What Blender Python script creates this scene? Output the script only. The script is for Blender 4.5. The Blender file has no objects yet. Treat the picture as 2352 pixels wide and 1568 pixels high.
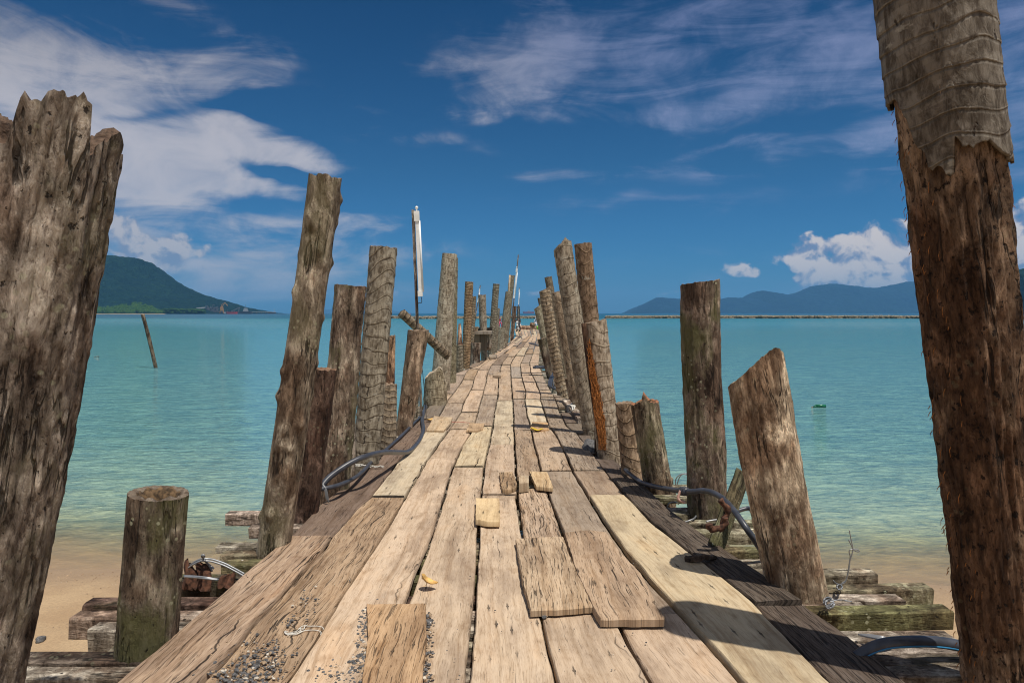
import bpy, math, random
from mathutils import Vector, Matrix, noise
R = math.radians
random.seed(11)
sc = bpy.context.scene
COL = sc.collection
H = 1.6                      # eye height above the deck (m)
F = 1568.0                   # focal length in the measuring grid of the photograph (2352 wide)
PITCH = math.atan(65 / F)
WZ = -0.65 * H               # water level
cp, sp_ = math.cos(PITCH), math.sin(PITCH)

def ray(px, py):
    a, b = (px - 1176) / F, (784 - py) / F
    return Vector((a, cp + b * sp_, -sp_ + b * cp))
def on(px, py, z=0.0):       # where the sight line meets a horizontal plane
    d = ray(px, py); t = (z - H) / d.z
    return Vector((d.x * t, d.y * t, z))
def at(px, py, Y):           # where it meets the upright plane at distance Y
    d = ray(px, py); t = Y / d.y
    return Vector((d.x * t, Y, H + d.z * t))
def N3(x, y, z=0.0): return noise.noise(Vector((x, y, z)))
def fbm(x, y, z=0.0, o=4):
    s, a, f = 0.0, 1.0, 1.0
    for _ in range(o):
        s += a * noise.noise(Vector((x * f, y * f, z * f))); a *= .5; f *= 2.03
    return s
def interp(tab, x):
    if x <= tab[0][0]: return tab[0][1]
    for (a, b), (c, d) in zip(tab, tab[1:]):
        if x <= c: return b + (d - b) * (x - a) / (c - a)
    return tab[-1][1]

# ------------------------------------------------------------------ objects
def tag(o, label=None, cat=None, group=None, kind=None):
    if label: o['label'] = label
    if cat: o['category'] = cat
    if group: o['group'] = group
    if kind: o['kind'] = kind
    return o
def empty(name, loc, label, cat, group=None):
    o = bpy.data.objects.new(name, None); o.location = loc; COL.objects.link(o)
    o.empty_display_size = .1
    return tag(o, label, cat, group)
class MB:
    def __init__(s): s.v, s.f, s.uv, s.mi = [], [], [], []
    def add(s, vs, fs, uvs=None, mi=0):
        o = len(s.v); s.v += [Vector(v) for v in vs]
        s.uv += (uvs if uvs else [(v[0], v[1]) for v in vs])
        s.f += [tuple(i + o for i in f) for f in fs]; s.mi += [mi] * len(fs)
    def build(s, name, mats, parent=None, smooth=True, color=None, origin=None, sharp=0):
        org = Vector(parent.location) if parent is not None and parent.parent is None else Vector((0, 0, 0))
        if parent is not None and parent.parent is not None: org = Vector(parent.parent.location)
        if origin is not None: org = Vector(origin)
        me = bpy.data.meshes.new(name)
        me.from_pydata([tuple(v - org) for v in s.v], [], s.f)
        uvl = me.uv_layers.new(name='UVMap')
        for lp in me.loops: uvl.data[lp.index].uv = s.uv[lp.vertex_index]
        if not isinstance(mats, (list, tuple)): mats = [mats]
        for m in mats: me.materials.append(m)
        for i, p in enumerate(me.polygons): p.use_smooth = smooth; p.material_index = s.mi[i]
        me.update()
        if smooth and sharp: me.set_sharp_from_angle(angle=R(sharp))
        o = bpy.data.objects.new(name, me); COL.objects.link(o)
        if parent is not None: o.parent = parent
        elif origin is not None: o.location = org
        if color: o.color = color
        return o
    # ---- shapes
    def box(s, c, size, rz=0, mi=0, taper=1.0):
        x, y, z = [k / 2 for k in size]; m = Matrix.Rotation(rz, 3, 'Z'); c = Vector(c)
        vs = []
        for k in (-1, 1):
            t = taper if k == 1 else 1.0
            for a, b in ((-1, -1), (1, -1), (1, 1), (-1, 1)): vs.append(c + m @ Vector((a * x * t, b * y * t, k * z)))
        s.add(vs, [(3, 2, 1, 0), (4, 5, 6, 7), (0, 1, 5, 4), (1, 2, 6, 5), (2, 3, 7, 6), (3, 0, 4, 7)], mi=mi)
    def bar(s, a, b, w, h=None, mi=0):
        a, b = Vector(a), Vector(b); h = h or w; d = (b - a).normalized()
        up = Vector((0, 0, 1)) if abs(d.z) < .95 else Vector((0, 1, 0))
        u = d.cross(up).normalized(); v = u.cross(d)
        vs = [p + u * w / 2 * i + v * h / 2 * j for p in (a, b) for i, j in ((-1, -1), (1, -1), (1, 1), (-1, 1))]
        s.add(vs, [(0, 1, 2, 3), (7, 6, 5, 4), (0, 4, 5, 1), (1, 5, 6, 2), (2, 6, 7, 3), (3, 7, 4, 0)], mi=mi)
    def tube(s, pts, r, n=10, mi=0, smooth=True, r1=None, caps=True):
        P = [Vector(p) for p in pts]
        if smooth and len(P) > 2:
            Q = []
            for i in range(len(P) - 1):
                p0, p1, p2, p3 = P[max(i - 1, 0)], P[i], P[i + 1], P[min(i + 2, len(P) - 1)]
                for k in range(6):
                    t = k / 6
                    Q.append(.5 * ((2 * p1) + (p2 - p0) * t + (2 * p0 - 5 * p1 + 4 * p2 - p3) * t * t + (3 * p1 - p0 - 3 * p2 + p3) * t ** 3))
            Q.append(P[-1]); P = Q
        r1 = r if r1 is None else r1
        vs, fs, uv = [], [], []; ref = None; ln = 0
        for i, p in enumerate(P):
            d = (P[min(i + 1, len(P) - 1)] - P[max(i - 1, 0)]).normalized()
            if ref is None: ref = d.orthogonal().normalized()
            ref = (ref - d * ref.dot(d)).normalized(); w = d.cross(ref)
            rr = r + (r1 - r) * i / max(1, len(P) - 1)
            if i: ln += (p - P[i - 1]).length
            for k in range(n):
                a = 2 * math.pi * k / n; vs.append(p + ref * rr * math.cos(a) + w * rr * math.sin(a)); uv.append((k / n * 6.28 * r, ln))
        m = len(P)
        for i in range(m - 1):
            for k in range(n):
                fs.append((i * n + k, i * n + (k + 1) % n, (i + 1) * n + (k + 1) % n, (i + 1) * n + k))
        if caps: fs += [tuple(range(n - 1, -1, -1)), tuple((m - 1) * n + k for k in range(n))]
        s.add(vs, fs, uv, mi)
    def lathe(s, c, prof, n=16, mi=0, sx=1.0):
        c = Vector(c); vs, fs = [], []
        for r, z in prof:
            for k in range(n):
                a = 2 * math.pi * k / n; vs.append(c + Vector((r * math.cos(a) * sx, r * math.sin(a), z)))
        for i in range(len(prof) - 1):
            for k in range(n): fs.append((i * n + k, i * n + (k + 1) % n, (i + 1) * n + (k + 1) % n, (i + 1) * n + k))
        s.add(vs, fs, mi=mi)
    def rock(s, c, r, seed, sx=1, sy=1, sz=.6, mi=0, sub=0):
        # jittered low polyhedron
        rnd = random.Random(seed); g = (1 + 5 ** .5) / 2
        vs = [Vector(v).normalized() for v in ((-1, g, 0), (1, g, 0), (-1, -g, 0), (1, -g, 0), (0, -1, g), (0, 1, g), (0, -1, -g), (0, 1, -g), (g, 0, -1), (g, 0, 1), (-g, 0, -1), (-g, 0, 1))]
        fs = [(0, 11, 5), (0, 5, 1), (0, 1, 7), (0, 7, 10), (0, 10, 11), (1, 5, 9), (5, 11, 4), (11, 10, 2), (10, 7, 6), (7, 1, 8), (3, 9, 4), (3, 4, 2), (3, 2, 6), (3, 6, 8), (3, 8, 9), (4, 9, 5), (2, 4, 11), (6, 2, 10), (8, 6, 7), (9, 8, 1)]
        for _ in range(sub):
            mid = {}; nf = []
            def md(a, b):
                k = (min(a, b), max(a, b))
                if k not in mid: mid[k] = len(vs); vs.append(((vs[a] + vs[b]) / 2).normalized())
                return mid[k]
            for a, b, c3 in fs:
                x, y, z = md(a, b), md(b, c3), md(c3, a); nf += [(a, x, z), (b, y, x), (c3, z, y), (x, y, z)]
            fs = nf
        m = Matrix.Rotation(rnd.uniform(0, 6.28), 3, 'Z'); out = []
        for v in vs:
            q = v * (1 + rnd.uniform(-.22, .22) / (1 + sub)) * (1 + .35 * N3(v.x * 1.5 + seed, v.y * 1.5, v.z * 1.5))
            out.append(Vector(c) + m @ Vector((q.x * r * sx, q.y * r * sy, q.z * r * sz)))
        s.add(out, fs, mi=mi)

# ------------------------------------------------------------------ node helpers
class G:
    def __init__(s, tree): s.t = tree; s.x = 0
    def n(s, typ, **kw):
        nd = s.t.nodes.new('ShaderNode' + typ); s.x += 40; nd.location = (s.x, 0)
        for k, v in kw.items():
            if k.startswith('i_'):
                key = k[2:]; key = int(key) if key.isdigit() else key.replace('_', ' ')
                s.put(nd.inputs[key], v)
            else: setattr(nd, k, v)
        return nd
    def put(s, sock, v):
        if isinstance(v, bpy.types.NodeSocket): s.t.links.new(v, sock)
        elif hasattr(v, 'outputs'): s.t.links.new(v.outputs[0], sock)
        else:
            if sock.type == 'RGBA' and isinstance(v, (tuple, list)) and len(v) == 3: v = (*v, 1)
            sock.default_value = v
    def m(s, op, a, b=0.0, c=0.0, clamp=False):
        nd = s.n('Math', operation=op, use_clamp=clamp)
        for i, v in enumerate((a, b, c)): s.put(nd.inputs[i], v)
        return nd.outputs[0]
    def vm(s, op, a, b=(0, 0, 0)):
        nd = s.n('VectorMath', operation=op); s.put(nd.inputs[0], a); s.put(nd.inputs[1], b); return nd.outputs[0]
    def mix(s, f, a, b, mode='MIX'):
        nd = s.n('Mix', data_type='RGBA', blend_type=mode)
        s.put(nd.inputs['Factor'], f); s.put(nd.inputs[6], a); s.put(nd.inputs[7], b); return nd.outputs[2]
    def ss(s, v, a, b, lo=0.0, hi=1.0):      # smooth step from a to b
        nd = s.n('MapRange', interpolation_type='SMOOTHSTEP')
        for i, k in enumerate((v, a, b, lo, hi)): s.put(nd.inputs[i], k)
        return nd.outputs[0]
    def noise(s, vec, scale=1.0, detail=4.0, rough=.55, dist=0.0):
        nd = s.n('TexNoise'); s.put(nd.inputs['Vector'], vec)
        for k, v in (('Scale', scale), ('Detail', detail), ('Roughness', rough), ('Distortion', dist)): s.put(nd.inputs[k], v)
        return nd.outputs['Fac']
    def ramp(s, f, stops):
        nd = s.n('ValToRGB'); s.put(nd.inputs[0], f); e = nd.color_ramp.elements
        while len(e) < len(stops): e.new(.5)
        for el, (p, c) in zip(e, stops): el.position = p; el.color = (*c, 1) if len(c) == 3 else c
        return nd.outputs[0]
    def sep(s, v): nd = s.n('SeparateXYZ'); s.put(nd.inputs[0], v); return nd.outputs
    def comb(s, x, y, z=0.0):
        nd = s.n('CombineXYZ'); [s.put(nd.inputs[i], k) for i, k in enumerate((x, y, z))]; return nd.outputs[0]
def mat(name):
    m = bpy.data.materials.new(name); m.use_nodes = True; t = m.node_tree
    t.nodes.clear(); g = G(t); out = g.n('OutputMaterial'); b = g.n('BsdfPrincipled')
    t.links.new(b.outputs[0], out.inputs[0]); return m, g, b, out
def bump(g, b, h, strength=.5, dist=.01):
    nd = g.n('Bump'); g.put(nd.inputs['Height'], h); nd.inputs['Strength'].default_value = strength; nd.inputs['Distance'].default_value = dist
    g.t.links.new(nd.outputs[0], b.inputs['Normal'])
def plain(name, c, rough=.6, metal=0.0, var=.25, scale=8.0, emit=None):
    m, g, b, o = mat(name)
    co = g.n('TexCoord').outputs['Object']
    nz = g.noise(co, scale, 5, .6)
    g.put(b.inputs['Base Color'], g.mix(g.ss(nz, .3, .7), tuple(k * (1 - var) for k in c), tuple(min(1, k * (1 + var * .6)) for k in c)))
    b.inputs['Roughness'].default_value = rough; b.inputs['Metallic'].default_value = metal
    bump(g, b, nz, .2, .003)
    return m

# ------------------------------------------------------------------ materials
def mat_plank():
    m, g, b, o = mat('weathered_plank')
    uv = g.n('UVMap').outputs[0]; oi = g.n('ObjectInfo'); rnd = oi.outputs['Random']; col = oi.outputs['Color']; A = oi.outputs['Alpha']
    off = g.comb(g.m('MULTIPLY', rnd, 37), g.m('MULTIPLY', rnd, 91), g.m('MULTIPLY', rnd, 13))
    p = g.vm('ADD', uv, off)
    warp = g.noise(g.vm('MULTIPLY', p, (1.3, 3, 1)), 1, 3)
    pw = g.vm('ADD', p, g.comb(0.0, g.m('MULTIPLY', g.m('SUBTRACT', warp, .5), .12), 0.0))
    g1 = g.noise(g.vm('MULTIPLY', pw, (1.5, 38, 1)), 1, 7, .62, .3)
    g2 = g.noise(g.vm('MULTIPLY', pw, (16, 210, 1)), 1, 3, .6)
    blot = g.noise(g.vm('MULTIPLY', p, (1.6, 4, 1)), 1, 5, .6)
    blot2 = g.noise(g.vm('MULTIPLY', p, (7, 12, 1)), 1, 5, .65)
    c = g.mix(g.ss(g1, .24, .60, g.m('MULTIPLY_ADD', A, -.55, .42), 1.0), g.mix(1.0, col, (.60, .54, .47), 'MULTIPLY'), col)
    c = g.mix(g.ss(blot, .46, .66, 0.0, .9), c, g.mix(1.0, c, (.66, .64, .64), 'MULTIPLY'))
    c = g.mix(g.ss(blot, .48, .25, 0.0, .6), c, g.mix(1.0, c, (1.12, 1.0, .86), 'MULTIPLY'))
    c = g.mix(g.m('MULTIPLY', g.ss(blot2, .5, .72), .6), c, g.mix(1.0, c, (.62, .54, .46), 'MULTIPLY'))
    br = g.noise(g.vm('MULTIPLY', pw, (.6, 14, 1)), 1, 4, .6, .5)
    c = g.mix(g.ss(br, .52, .68, 0.0, .5), c, g.mix(1.0, c, (.72, .62, .52), 'MULTIPLY'))
    c = g.mix(g.m('MULTIPLY', g.ss(blot2, .5, .2), .3), c, g.mix(1.0, c, (1.25, 1.18, 1.05), 'MULTIPLY'))
    c = g.mix(g.ss(g2, .28, .52, g.m('MULTIPLY_ADD', A, .5, .35), 0.0), c, g.mix(1.0, c, (.42, .34, .27), 'MULTIPLY'))
    # short checks along the grain
    cr = g.noise(g.vm('MULTIPLY', pw, (4.2, 105, 1)), 1, 3, .55, .9)
    thr = g.m('MULTIPLY_ADD', A, .15, .285)
    ck = g.ss(cr, g.m('SUBTRACT', thr, .035), g.m('ADD', thr, .01), 1.0, 0.0)
    reg = g.ss(g.noise(g.vm('MULTIPLY', p, (1.4, 4, 1)), 1, 4), .46, .62)
    ck = g.m('MULTIPLY', ck, g.m('MAXIMUM', reg, A))
    # one or two long splits per board
    uvs = g.sep(p); wv = g.noise(g.vm('MULTIPLY', p, (2.2, .0, 1)), 1, 4, .6)
    loc = g.sep(uv)
    d = g.m('ABSOLUTE', g.m('SUBTRACT', g.m('SUBTRACT', loc[1], g.m('MULTIPLY_ADD', rnd, .22, .05)), g.m('MULTIPLY', g.m('SUBTRACT', wv, .5), .22)))
    seg = g.ss(g.noise(g.comb(g.m('MULTIPLY', uvs[0], 1.0), rnd, 3.0), 1, 2), .46, .58)
    split = g.m('MULTIPLY', g.ss(d, .0015, g.m('MULTIPLY_ADD', seg, .0055, .0016), 1.0, 0.0), seg)
    # nail heads and holes
    vo = g.n('TexVoronoi', voronoi_dimensions='2D'); g.put(vo.inputs['Vector'], g.vm('MULTIPLY', p, (3.2, 5.5, 1))); vo.inputs['Scale'].default_value = 1
    nmask = g.ss(g.noise(g.vm('MULTIPLY', p, (1.9, 2.5, 1)), 1, 2), .50, .56)
    nail = g.m('MULTIPLY', g.ss(vo.outputs['Distance'], .025, .05, 1.0, 0.0), nmask)
    halo = g.ss(g.m('ABSOLUTE', g.m('SUBTRACT', g.sep(g.vm('SUBTRACT', g.vm('MULTIPLY', p, (3.2, 5.5, 1)), vo.outputs['Position']))[1], 0.0)), .0, .03, 1.0, 0.0)
    halo = g.m('MULTIPLY', g.m('MULTIPLY', halo, nmask), g.ss(vo.outputs['Distance'], .05, .2, .7, 0.0))
    dk = g.m('MAXIMUM', g.m('MAXIMUM', ck, split), g.m('MAXIMUM', g.m('MULTIPLY', nail, .8), halo))
    c = g.mix(g.m('MULTIPLY', dk, .92), c, (.022, .016, .012))
    g.put(b.inputs['Base Color'], c); b.inputs['Roughness'].default_value = .82; b.inputs['Specular IOR Level'].default_value = .25
    h = g.m('SUBTRACT', g.m('ADD', g.m('MULTIPLY', g1, .7), g.m('MULTIPLY', g2, .25)), g.m('MULTIPLY', dk, 1.6))
    bump(g, b, h, .9, .008)
    return m

def mat_log(name, swap=False, dark=.28, lich=(.52, .52, .30), sc_=1.0, sat=.78, pt=.30):
    m, g, b, o = mat(name)
    uv = g.n('UVMap').outputs[0]; oi = g.n('ObjectInfo'); rnd = oi.outputs['Random']; col = oi.outputs['Color']; A = oi.outputs['Alpha']
    off = g.comb(g.m('MULTIPLY', rnd, 57), g.m('MULTIPLY', rnd, 31), g.m('MULTIPLY', rnd, 17))
    geo = g.n('NewGeometry').outputs['Position']
    p = g.vm('ADD', uv, off)
    def S(a, c_): return g.vm('MULTIPLY', p, (c_ * sc_, a * sc_, 1) if swap else (a * sc_, c_ * sc_, 1))
    st = g.noise(S(13, 1.9), 1, 9, .68, 1.2)
    nb = g.noise(g.vm('ADD', g.vm('MULTIPLY', geo, (11, 11, 4.5)), off), 1, 10, .72, .6)
    fn = g.noise(S(95, 26), 1, 5, .7, .5)
    bl = g.noise(g.vm('ADD', g.vm('MULTIPLY', geo, (2.6, 2.6, 1.5)), off), 1, 6, .62)
    pit = g.noise(S(42, 24), 1, 4, .62)
    gray = g.noise(g.vm('ADD', g.vm('MULTIPLY', geo, (5.2, 5.2, 2.6)), off), 1.3, 6, .66)
    tt = g.m('ADD', g.m('MULTIPLY', st, .42), g.m('MULTIPLY', nb, .58))
    mid = g.mix(1.0, col, (.62, .55, .48), 'MULTIPLY')
    c = g.mix(g.ss(tt, .39, .48), g.mix(1.0, col, (dark * .55, dark * .42, dark * .32), 'MULTIPLY'), mid)
    c = g.mix(g.ss(tt, .48, .58), c, g.mix(1.0, col, (1.45, 1.38, 1.28), 'MULTIPLY'))
    c = g.mix(g.m('MULTIPLY', g.ss(gray, .50, .64), .8), c, g.mix(1.0, c, (1.9, 1.95, 2.0), 'MULTIPLY'))
    c = g.mix(g.m('MULTIPLY', g.ss(gray, .45, .33), .75), c, g.mix(1.0, c, (.45, .38, .32), 'MULTIPLY'))
    c = g.mix(g.m('MULTIPLY', g.ss(bl, .52, .40), .85), c, g.mix(1.0, c, (.48, .35, .26), 'MULTIPLY'))
    c = g.mix(g.ss(fn, .32, .5, .8, 0.0), c, g.mix(1.0, c, (.25, .21, .18), 'MULTIPLY'))
    c = g.mix(g.ss(fn, .55, .72, 0.0, .5), c, g.mix(1.0, c, (1.5, 1.45, 1.4), 'MULTIPLY'))
    ck1 = g.ss(g.m('ABSOLUTE', g.m('SUBTRACT', g.noise(S(9, .8), 1, 5, .6, .4), .5)), .004, .016, 1.0, 0.0)
    ck1 = g.m('MULTIPLY', ck1, g.ss(g.noise(S(3, 2.2), 1.3, 2), .47, .56))
    c = g.mix(g.m('MULTIPLY', ck1, .85), c, (.02, .014, .01))
    moss = g.m('MULTIPLY', g.ss(g.m('ADD', bl, g.m('MULTIPLY', fn, .22)), g.m('MULTIPLY_ADD', A, -.10, .66), g.m('MULTIPLY_ADD', A, -.10, .80)), A)
    c = g.mix(g.m('MULTIPLY', moss, .85), c, (.12, .115, .028))
    vo = g.n('TexVoronoi'); g.put(vo.inputs['Vector'], g.vm('ADD', geo, off)); vo.inputs['Scale'].default_value = 24
    sp = g.m('MULTIPLY', g.ss(vo.outputs['Distance'], .18, .3, 1.0, 0.0), g.ss(g.noise(g.vm('ADD', geo, off), 3.1, 2), .54, .62))
    c = g.mix(g.m('MULTIPLY', sp, g.m('MULTIPLY', A, .8)), c, lich)
    hole = g.ss(pit, pt, pt + .06, 1.0, 0.0)
    c = g.mix(g.m('MULTIPLY', hole, .9), c, (.015, .01, .008))
    hs = g.n('HueSaturation', i_Saturation=sat, i_Color=c); c = hs.outputs[0]
    g.put(b.inputs['Base Color'], c); b.inputs['Roughness'].default_value = .9; b.inputs['Specular IOR Level'].default_value = .2
    h = g.m('SUBTRACT', g.m('ADD', g.m('MULTIPLY', tt, 2.2), g.m('MULTIPLY', fn, .6)), g.m('ADD', g.m('MULTIPLY', hole, .7), g.m('MULTIPLY', ck1, .8)))
    bump(g, b, h, 1.0, .02)
    return m

def mat_palm():
    m, g, b, o = mat('palm_bark')
    uv = g.n('UVMap').outputs[0]; oi = g.n('ObjectInfo'); rnd = oi.outputs['Random']; col = oi.outputs['Color']; A = oi.outputs['Alpha']
    off = g.comb(g.m('MULTIPLY', rnd, 23), g.m('MULTIPLY', rnd, 67), g.m('MULTIPLY', rnd, 17))
    p = g.vm('ADD', uv, off); q = g.sep(p)
    wob2 = g.noise(g.vm('MULTIPLY', p, (16, 9, 1)), 1, 3, .5)
    ru = g.n('UVMap', uv_map='Ring').outputs[0]
    t = g.m('ADD', g.sep(ru)[1], g.m('MULTIPLY', g.m('SUBTRACT', wob2, .5), .16))
    f = g.m('FRACT', t)
    cell = g.m('FLOOR', t)
    cn = g.noise(g.comb(g.m('MULTIPLY', q[0], 2.0), cell, 0.0), 1, 1)
    ridge = g.m('MULTIPLY', g.ss(g.m('ABSOLUTE', g.m('SUBTRACT', f, .5)), .015, .06, 1.0, 0.0), g.ss(cn, .38, .52, .25, 1.0))
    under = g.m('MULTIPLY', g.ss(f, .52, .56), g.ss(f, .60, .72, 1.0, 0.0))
    fib = g.noise(g.vm('MULTIPLY', p, (70, 10, 1)), 1, 4, .6, .4)
    med = g.noise(g.vm('MULTIPLY', p, (26, 9, 1)), 1, 8, .7, .5)
    c = g.mix(g.ss(med, .36, .62), g.mix(1.0, col, (.42, .37, .32), 'MULTIPLY'), g.mix(1.0, col, (1.25, 1.22, 1.16), 'MULTIPLY'))
    c = g.mix(g.ss(cn, .35, .65, 0.0, .75), c, g.mix(1.0, c, (.6, .56, .52), 'MULTIPLY'))
    c = g.mix(g.m('MULTIPLY', ridge, g.ss(wob2, .38, .6, .1, .85)), c, g.mix(1.0, col, (1.28, 1.24, 1.16), 'MULTIPLY'))
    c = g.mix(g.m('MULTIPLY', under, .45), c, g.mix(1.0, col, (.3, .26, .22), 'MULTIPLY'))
    c = g.mix(g.ss(fib, .3, .5, .55, 0.0), c, g.mix(1.0, c, (.35, .32, .28), 'MULTIPLY'))
    fq = g.m('FRACT', g.m('ADD', f, .5)); dense = g.ss(A, .13, .095)  # dense rings: relief shading painted into the colour, dark recess, bright lip
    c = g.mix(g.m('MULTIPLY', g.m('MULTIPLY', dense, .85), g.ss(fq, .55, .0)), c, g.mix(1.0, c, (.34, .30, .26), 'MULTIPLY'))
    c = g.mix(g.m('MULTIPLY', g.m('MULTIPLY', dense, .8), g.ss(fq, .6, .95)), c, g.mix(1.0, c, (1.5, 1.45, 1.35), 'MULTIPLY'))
    pale = g.noise(g.vm('MULTIPLY', p, (9, 9, 1)), 1, 4, .6)
    c = g.mix(g.ss(pale, .62, .67, 0.0, .6), c, (.40, .37, .30))
    chip = g.noise(g.vm('MULTIPLY', p, (22, 8, 1)), 1, 3, .6)
    hole = g.ss(chip, .30, .35, 1.0, 0.0)
    c = g.mix(g.m('MULTIPLY', hole, .8), c, (.02, .015, .012))
    g.put(b.inputs['Base Color'], c); b.inputs['Roughness'].default_value = .88; b.inputs['Specular IOR Level'].default_value = .2
    h = g.m('ADD', g.m('SUBTRACT', g.m('MULTIPLY', ridge, .25), g.m('MULTIPLY', under, .4)), g.m('SUBTRACT', g.m('MULTIPLY', med, .8), g.m('ADD', hole, g.m('MULTIPLY', fib, -.3))))
    bump(g, b, h, .8, .012)
    return m

def mat_cut():
    m, g, b, o = mat('cut_end_grain')
    oi = g.n('ObjectInfo'); col = oi.outputs['Color']; co = g.n('TexCoord').outputs['Object']
    nz = g.noise(co, 22, 6, .65); n2 = g.noise(co, 90, 3)
    c = g.mix(g.ss(nz, .3, .65), g.mix(1.0, col, (.35, .27, .2), 'MULTIPLY'), col)
    c = g.mix(g.ss(n2, .3, .5, .6, 0.0), c, (.03, .02, .014))
    g.put(b.inputs['Base Color'], c); b.inputs['Roughness'].default_value = .95
    bump(g, b, g.m('ADD', nz, g.m('MULTIPLY', n2, .4)), .9, .015)
    return m

def mat_sand():
    m, g, b, o = mat('beach_sand')
    geo = g.n('NewGeometry').outputs['Position']; s = g.sep(geo)
    n1 = g.noise(geo, 1.1, 5, .6); n2 = g.noise(geo, 60, 4, .7); n3 = g.noise(geo, 9, 4, .6)
    c = g.mix(g.ss(n1, .3, .7), (.40, .27, .15), (.50, .36, .21))
    c = g.mix(g.ss(n2, .35, .65, .35, 0.0), c, (.22, .14, .08))
    wet = g.ss(g.m('ADD', s[2], g.m('MULTIPLY', n1, .05)), WZ + .075, WZ + .025)
    c = g.mix(g.m('MULTIPLY', wet, .55), c, (.27, .19, .12))
    vo = g.n('TexVoronoi'); g.put(vo.inputs['Vector'], geo); vo.inputs['Scale'].default_value = 26
    pk = g.m('MULTIPLY', g.ss(vo.outputs['Distance'], .1, .17, 1.0, 0.0), g.ss(g.noise(geo, 3, 2), .5, .6))
    c = g.mix(g.m('MULTIPLY', pk, .75), c, g.mix(g.ss(n3, .4, .6), (.06, .045, .035), (.6, .5, .36)))
    g.put(b.inputs['Base Color'], c); g.put(b.inputs['Roughness'], g.m('MULTIPLY_ADD', wet, -.45, .9))
    bump(g, b, g.m('ADD', g.m('ADD', n2, g.m('MULTIPLY', n3, 1.6)), g.m('MULTIPLY', pk, .7)), .7, .02)
    return m

def mat_water():
    m, g, b, o = mat('sea_water')
    geo = g.n('NewGeometry').outputs['Position']; s = g.sep(geo)
    n0 = g.noise(g.vm('MULTIPLY', geo, (.35, .35, 0)), 1, 3)
    n9 = g.noise(g.vm('MULTIPLY', geo, (.012, .03, 0)), 1, 4)
    off = g.m('ADD', g.m('SUBTRACT', s[1], g.m('MULTIPLY_ADD', s[0], -.055, 6.75)), g.m('MULTIPLY_ADD', n0, 1.2, -.6))   # metres off shore
    lg = g.m('LOGARITHM', g.m('MAXIMUM', g.m('ADD', off, 1.0), .1), 10.0)
    c = g.ramp(g.m('DIVIDE', lg, 3.2), [(0.0, (.46, .35, .21)), (.06, (.40, .36, .22)), (.12, (.29, .35, .25)), (.20, (.215, .345, .30)), (.29, (.155, .34, .345)), (.42, (.12, .32, .36)), (.62, (.065, .25, .305)), (.77, (.04, .185, .235)), (.80, (.012, .10, .155)), (1.0, (.010, .08, .14))])
    c = g.mix(g.ss(n9, .35, .7, 0.0, .35), c, g.mix(1.0, c, (1.5, 1.12, .9), 'MULTIPLY'))
    # wave facets
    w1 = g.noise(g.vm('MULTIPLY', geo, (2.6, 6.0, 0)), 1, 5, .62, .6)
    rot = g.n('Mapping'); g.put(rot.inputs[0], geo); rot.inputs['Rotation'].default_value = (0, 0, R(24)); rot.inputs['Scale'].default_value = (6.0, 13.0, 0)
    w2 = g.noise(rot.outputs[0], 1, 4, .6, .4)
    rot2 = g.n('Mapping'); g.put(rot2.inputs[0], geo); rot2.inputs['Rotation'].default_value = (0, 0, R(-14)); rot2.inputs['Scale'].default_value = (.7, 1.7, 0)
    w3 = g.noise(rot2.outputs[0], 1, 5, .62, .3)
    calm = g.ss(off, .2, 8.0, .6, 1.7)
    h = g.m('MULTIPLY', g.m('ADD', g.m('ADD', g.m('MULTIPLY', w1, .12), g.m('MULTIPLY', w2, .055)), g.m('MULTIPLY', w3, .22)), calm)
    # ripple light painted into the colour: crests lighter, troughs darker
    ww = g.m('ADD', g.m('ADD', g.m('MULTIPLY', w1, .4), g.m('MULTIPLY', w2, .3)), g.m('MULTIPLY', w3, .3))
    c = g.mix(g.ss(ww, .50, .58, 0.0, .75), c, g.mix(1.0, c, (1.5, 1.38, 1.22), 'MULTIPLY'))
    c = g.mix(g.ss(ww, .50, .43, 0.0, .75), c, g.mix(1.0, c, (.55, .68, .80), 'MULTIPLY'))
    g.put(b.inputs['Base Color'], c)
    g.put(b.inputs['Roughness'], g.ss(off, 20.0, 300.0, .03, .28)); b.inputs['IOR'].default_value = 1.333
    g.put(b.inputs['Alpha'], g.ss(off, -.5, 2.6, .10, 1.0))
    bump(g, b, h, 1.0, 1.0)
    return m

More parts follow.
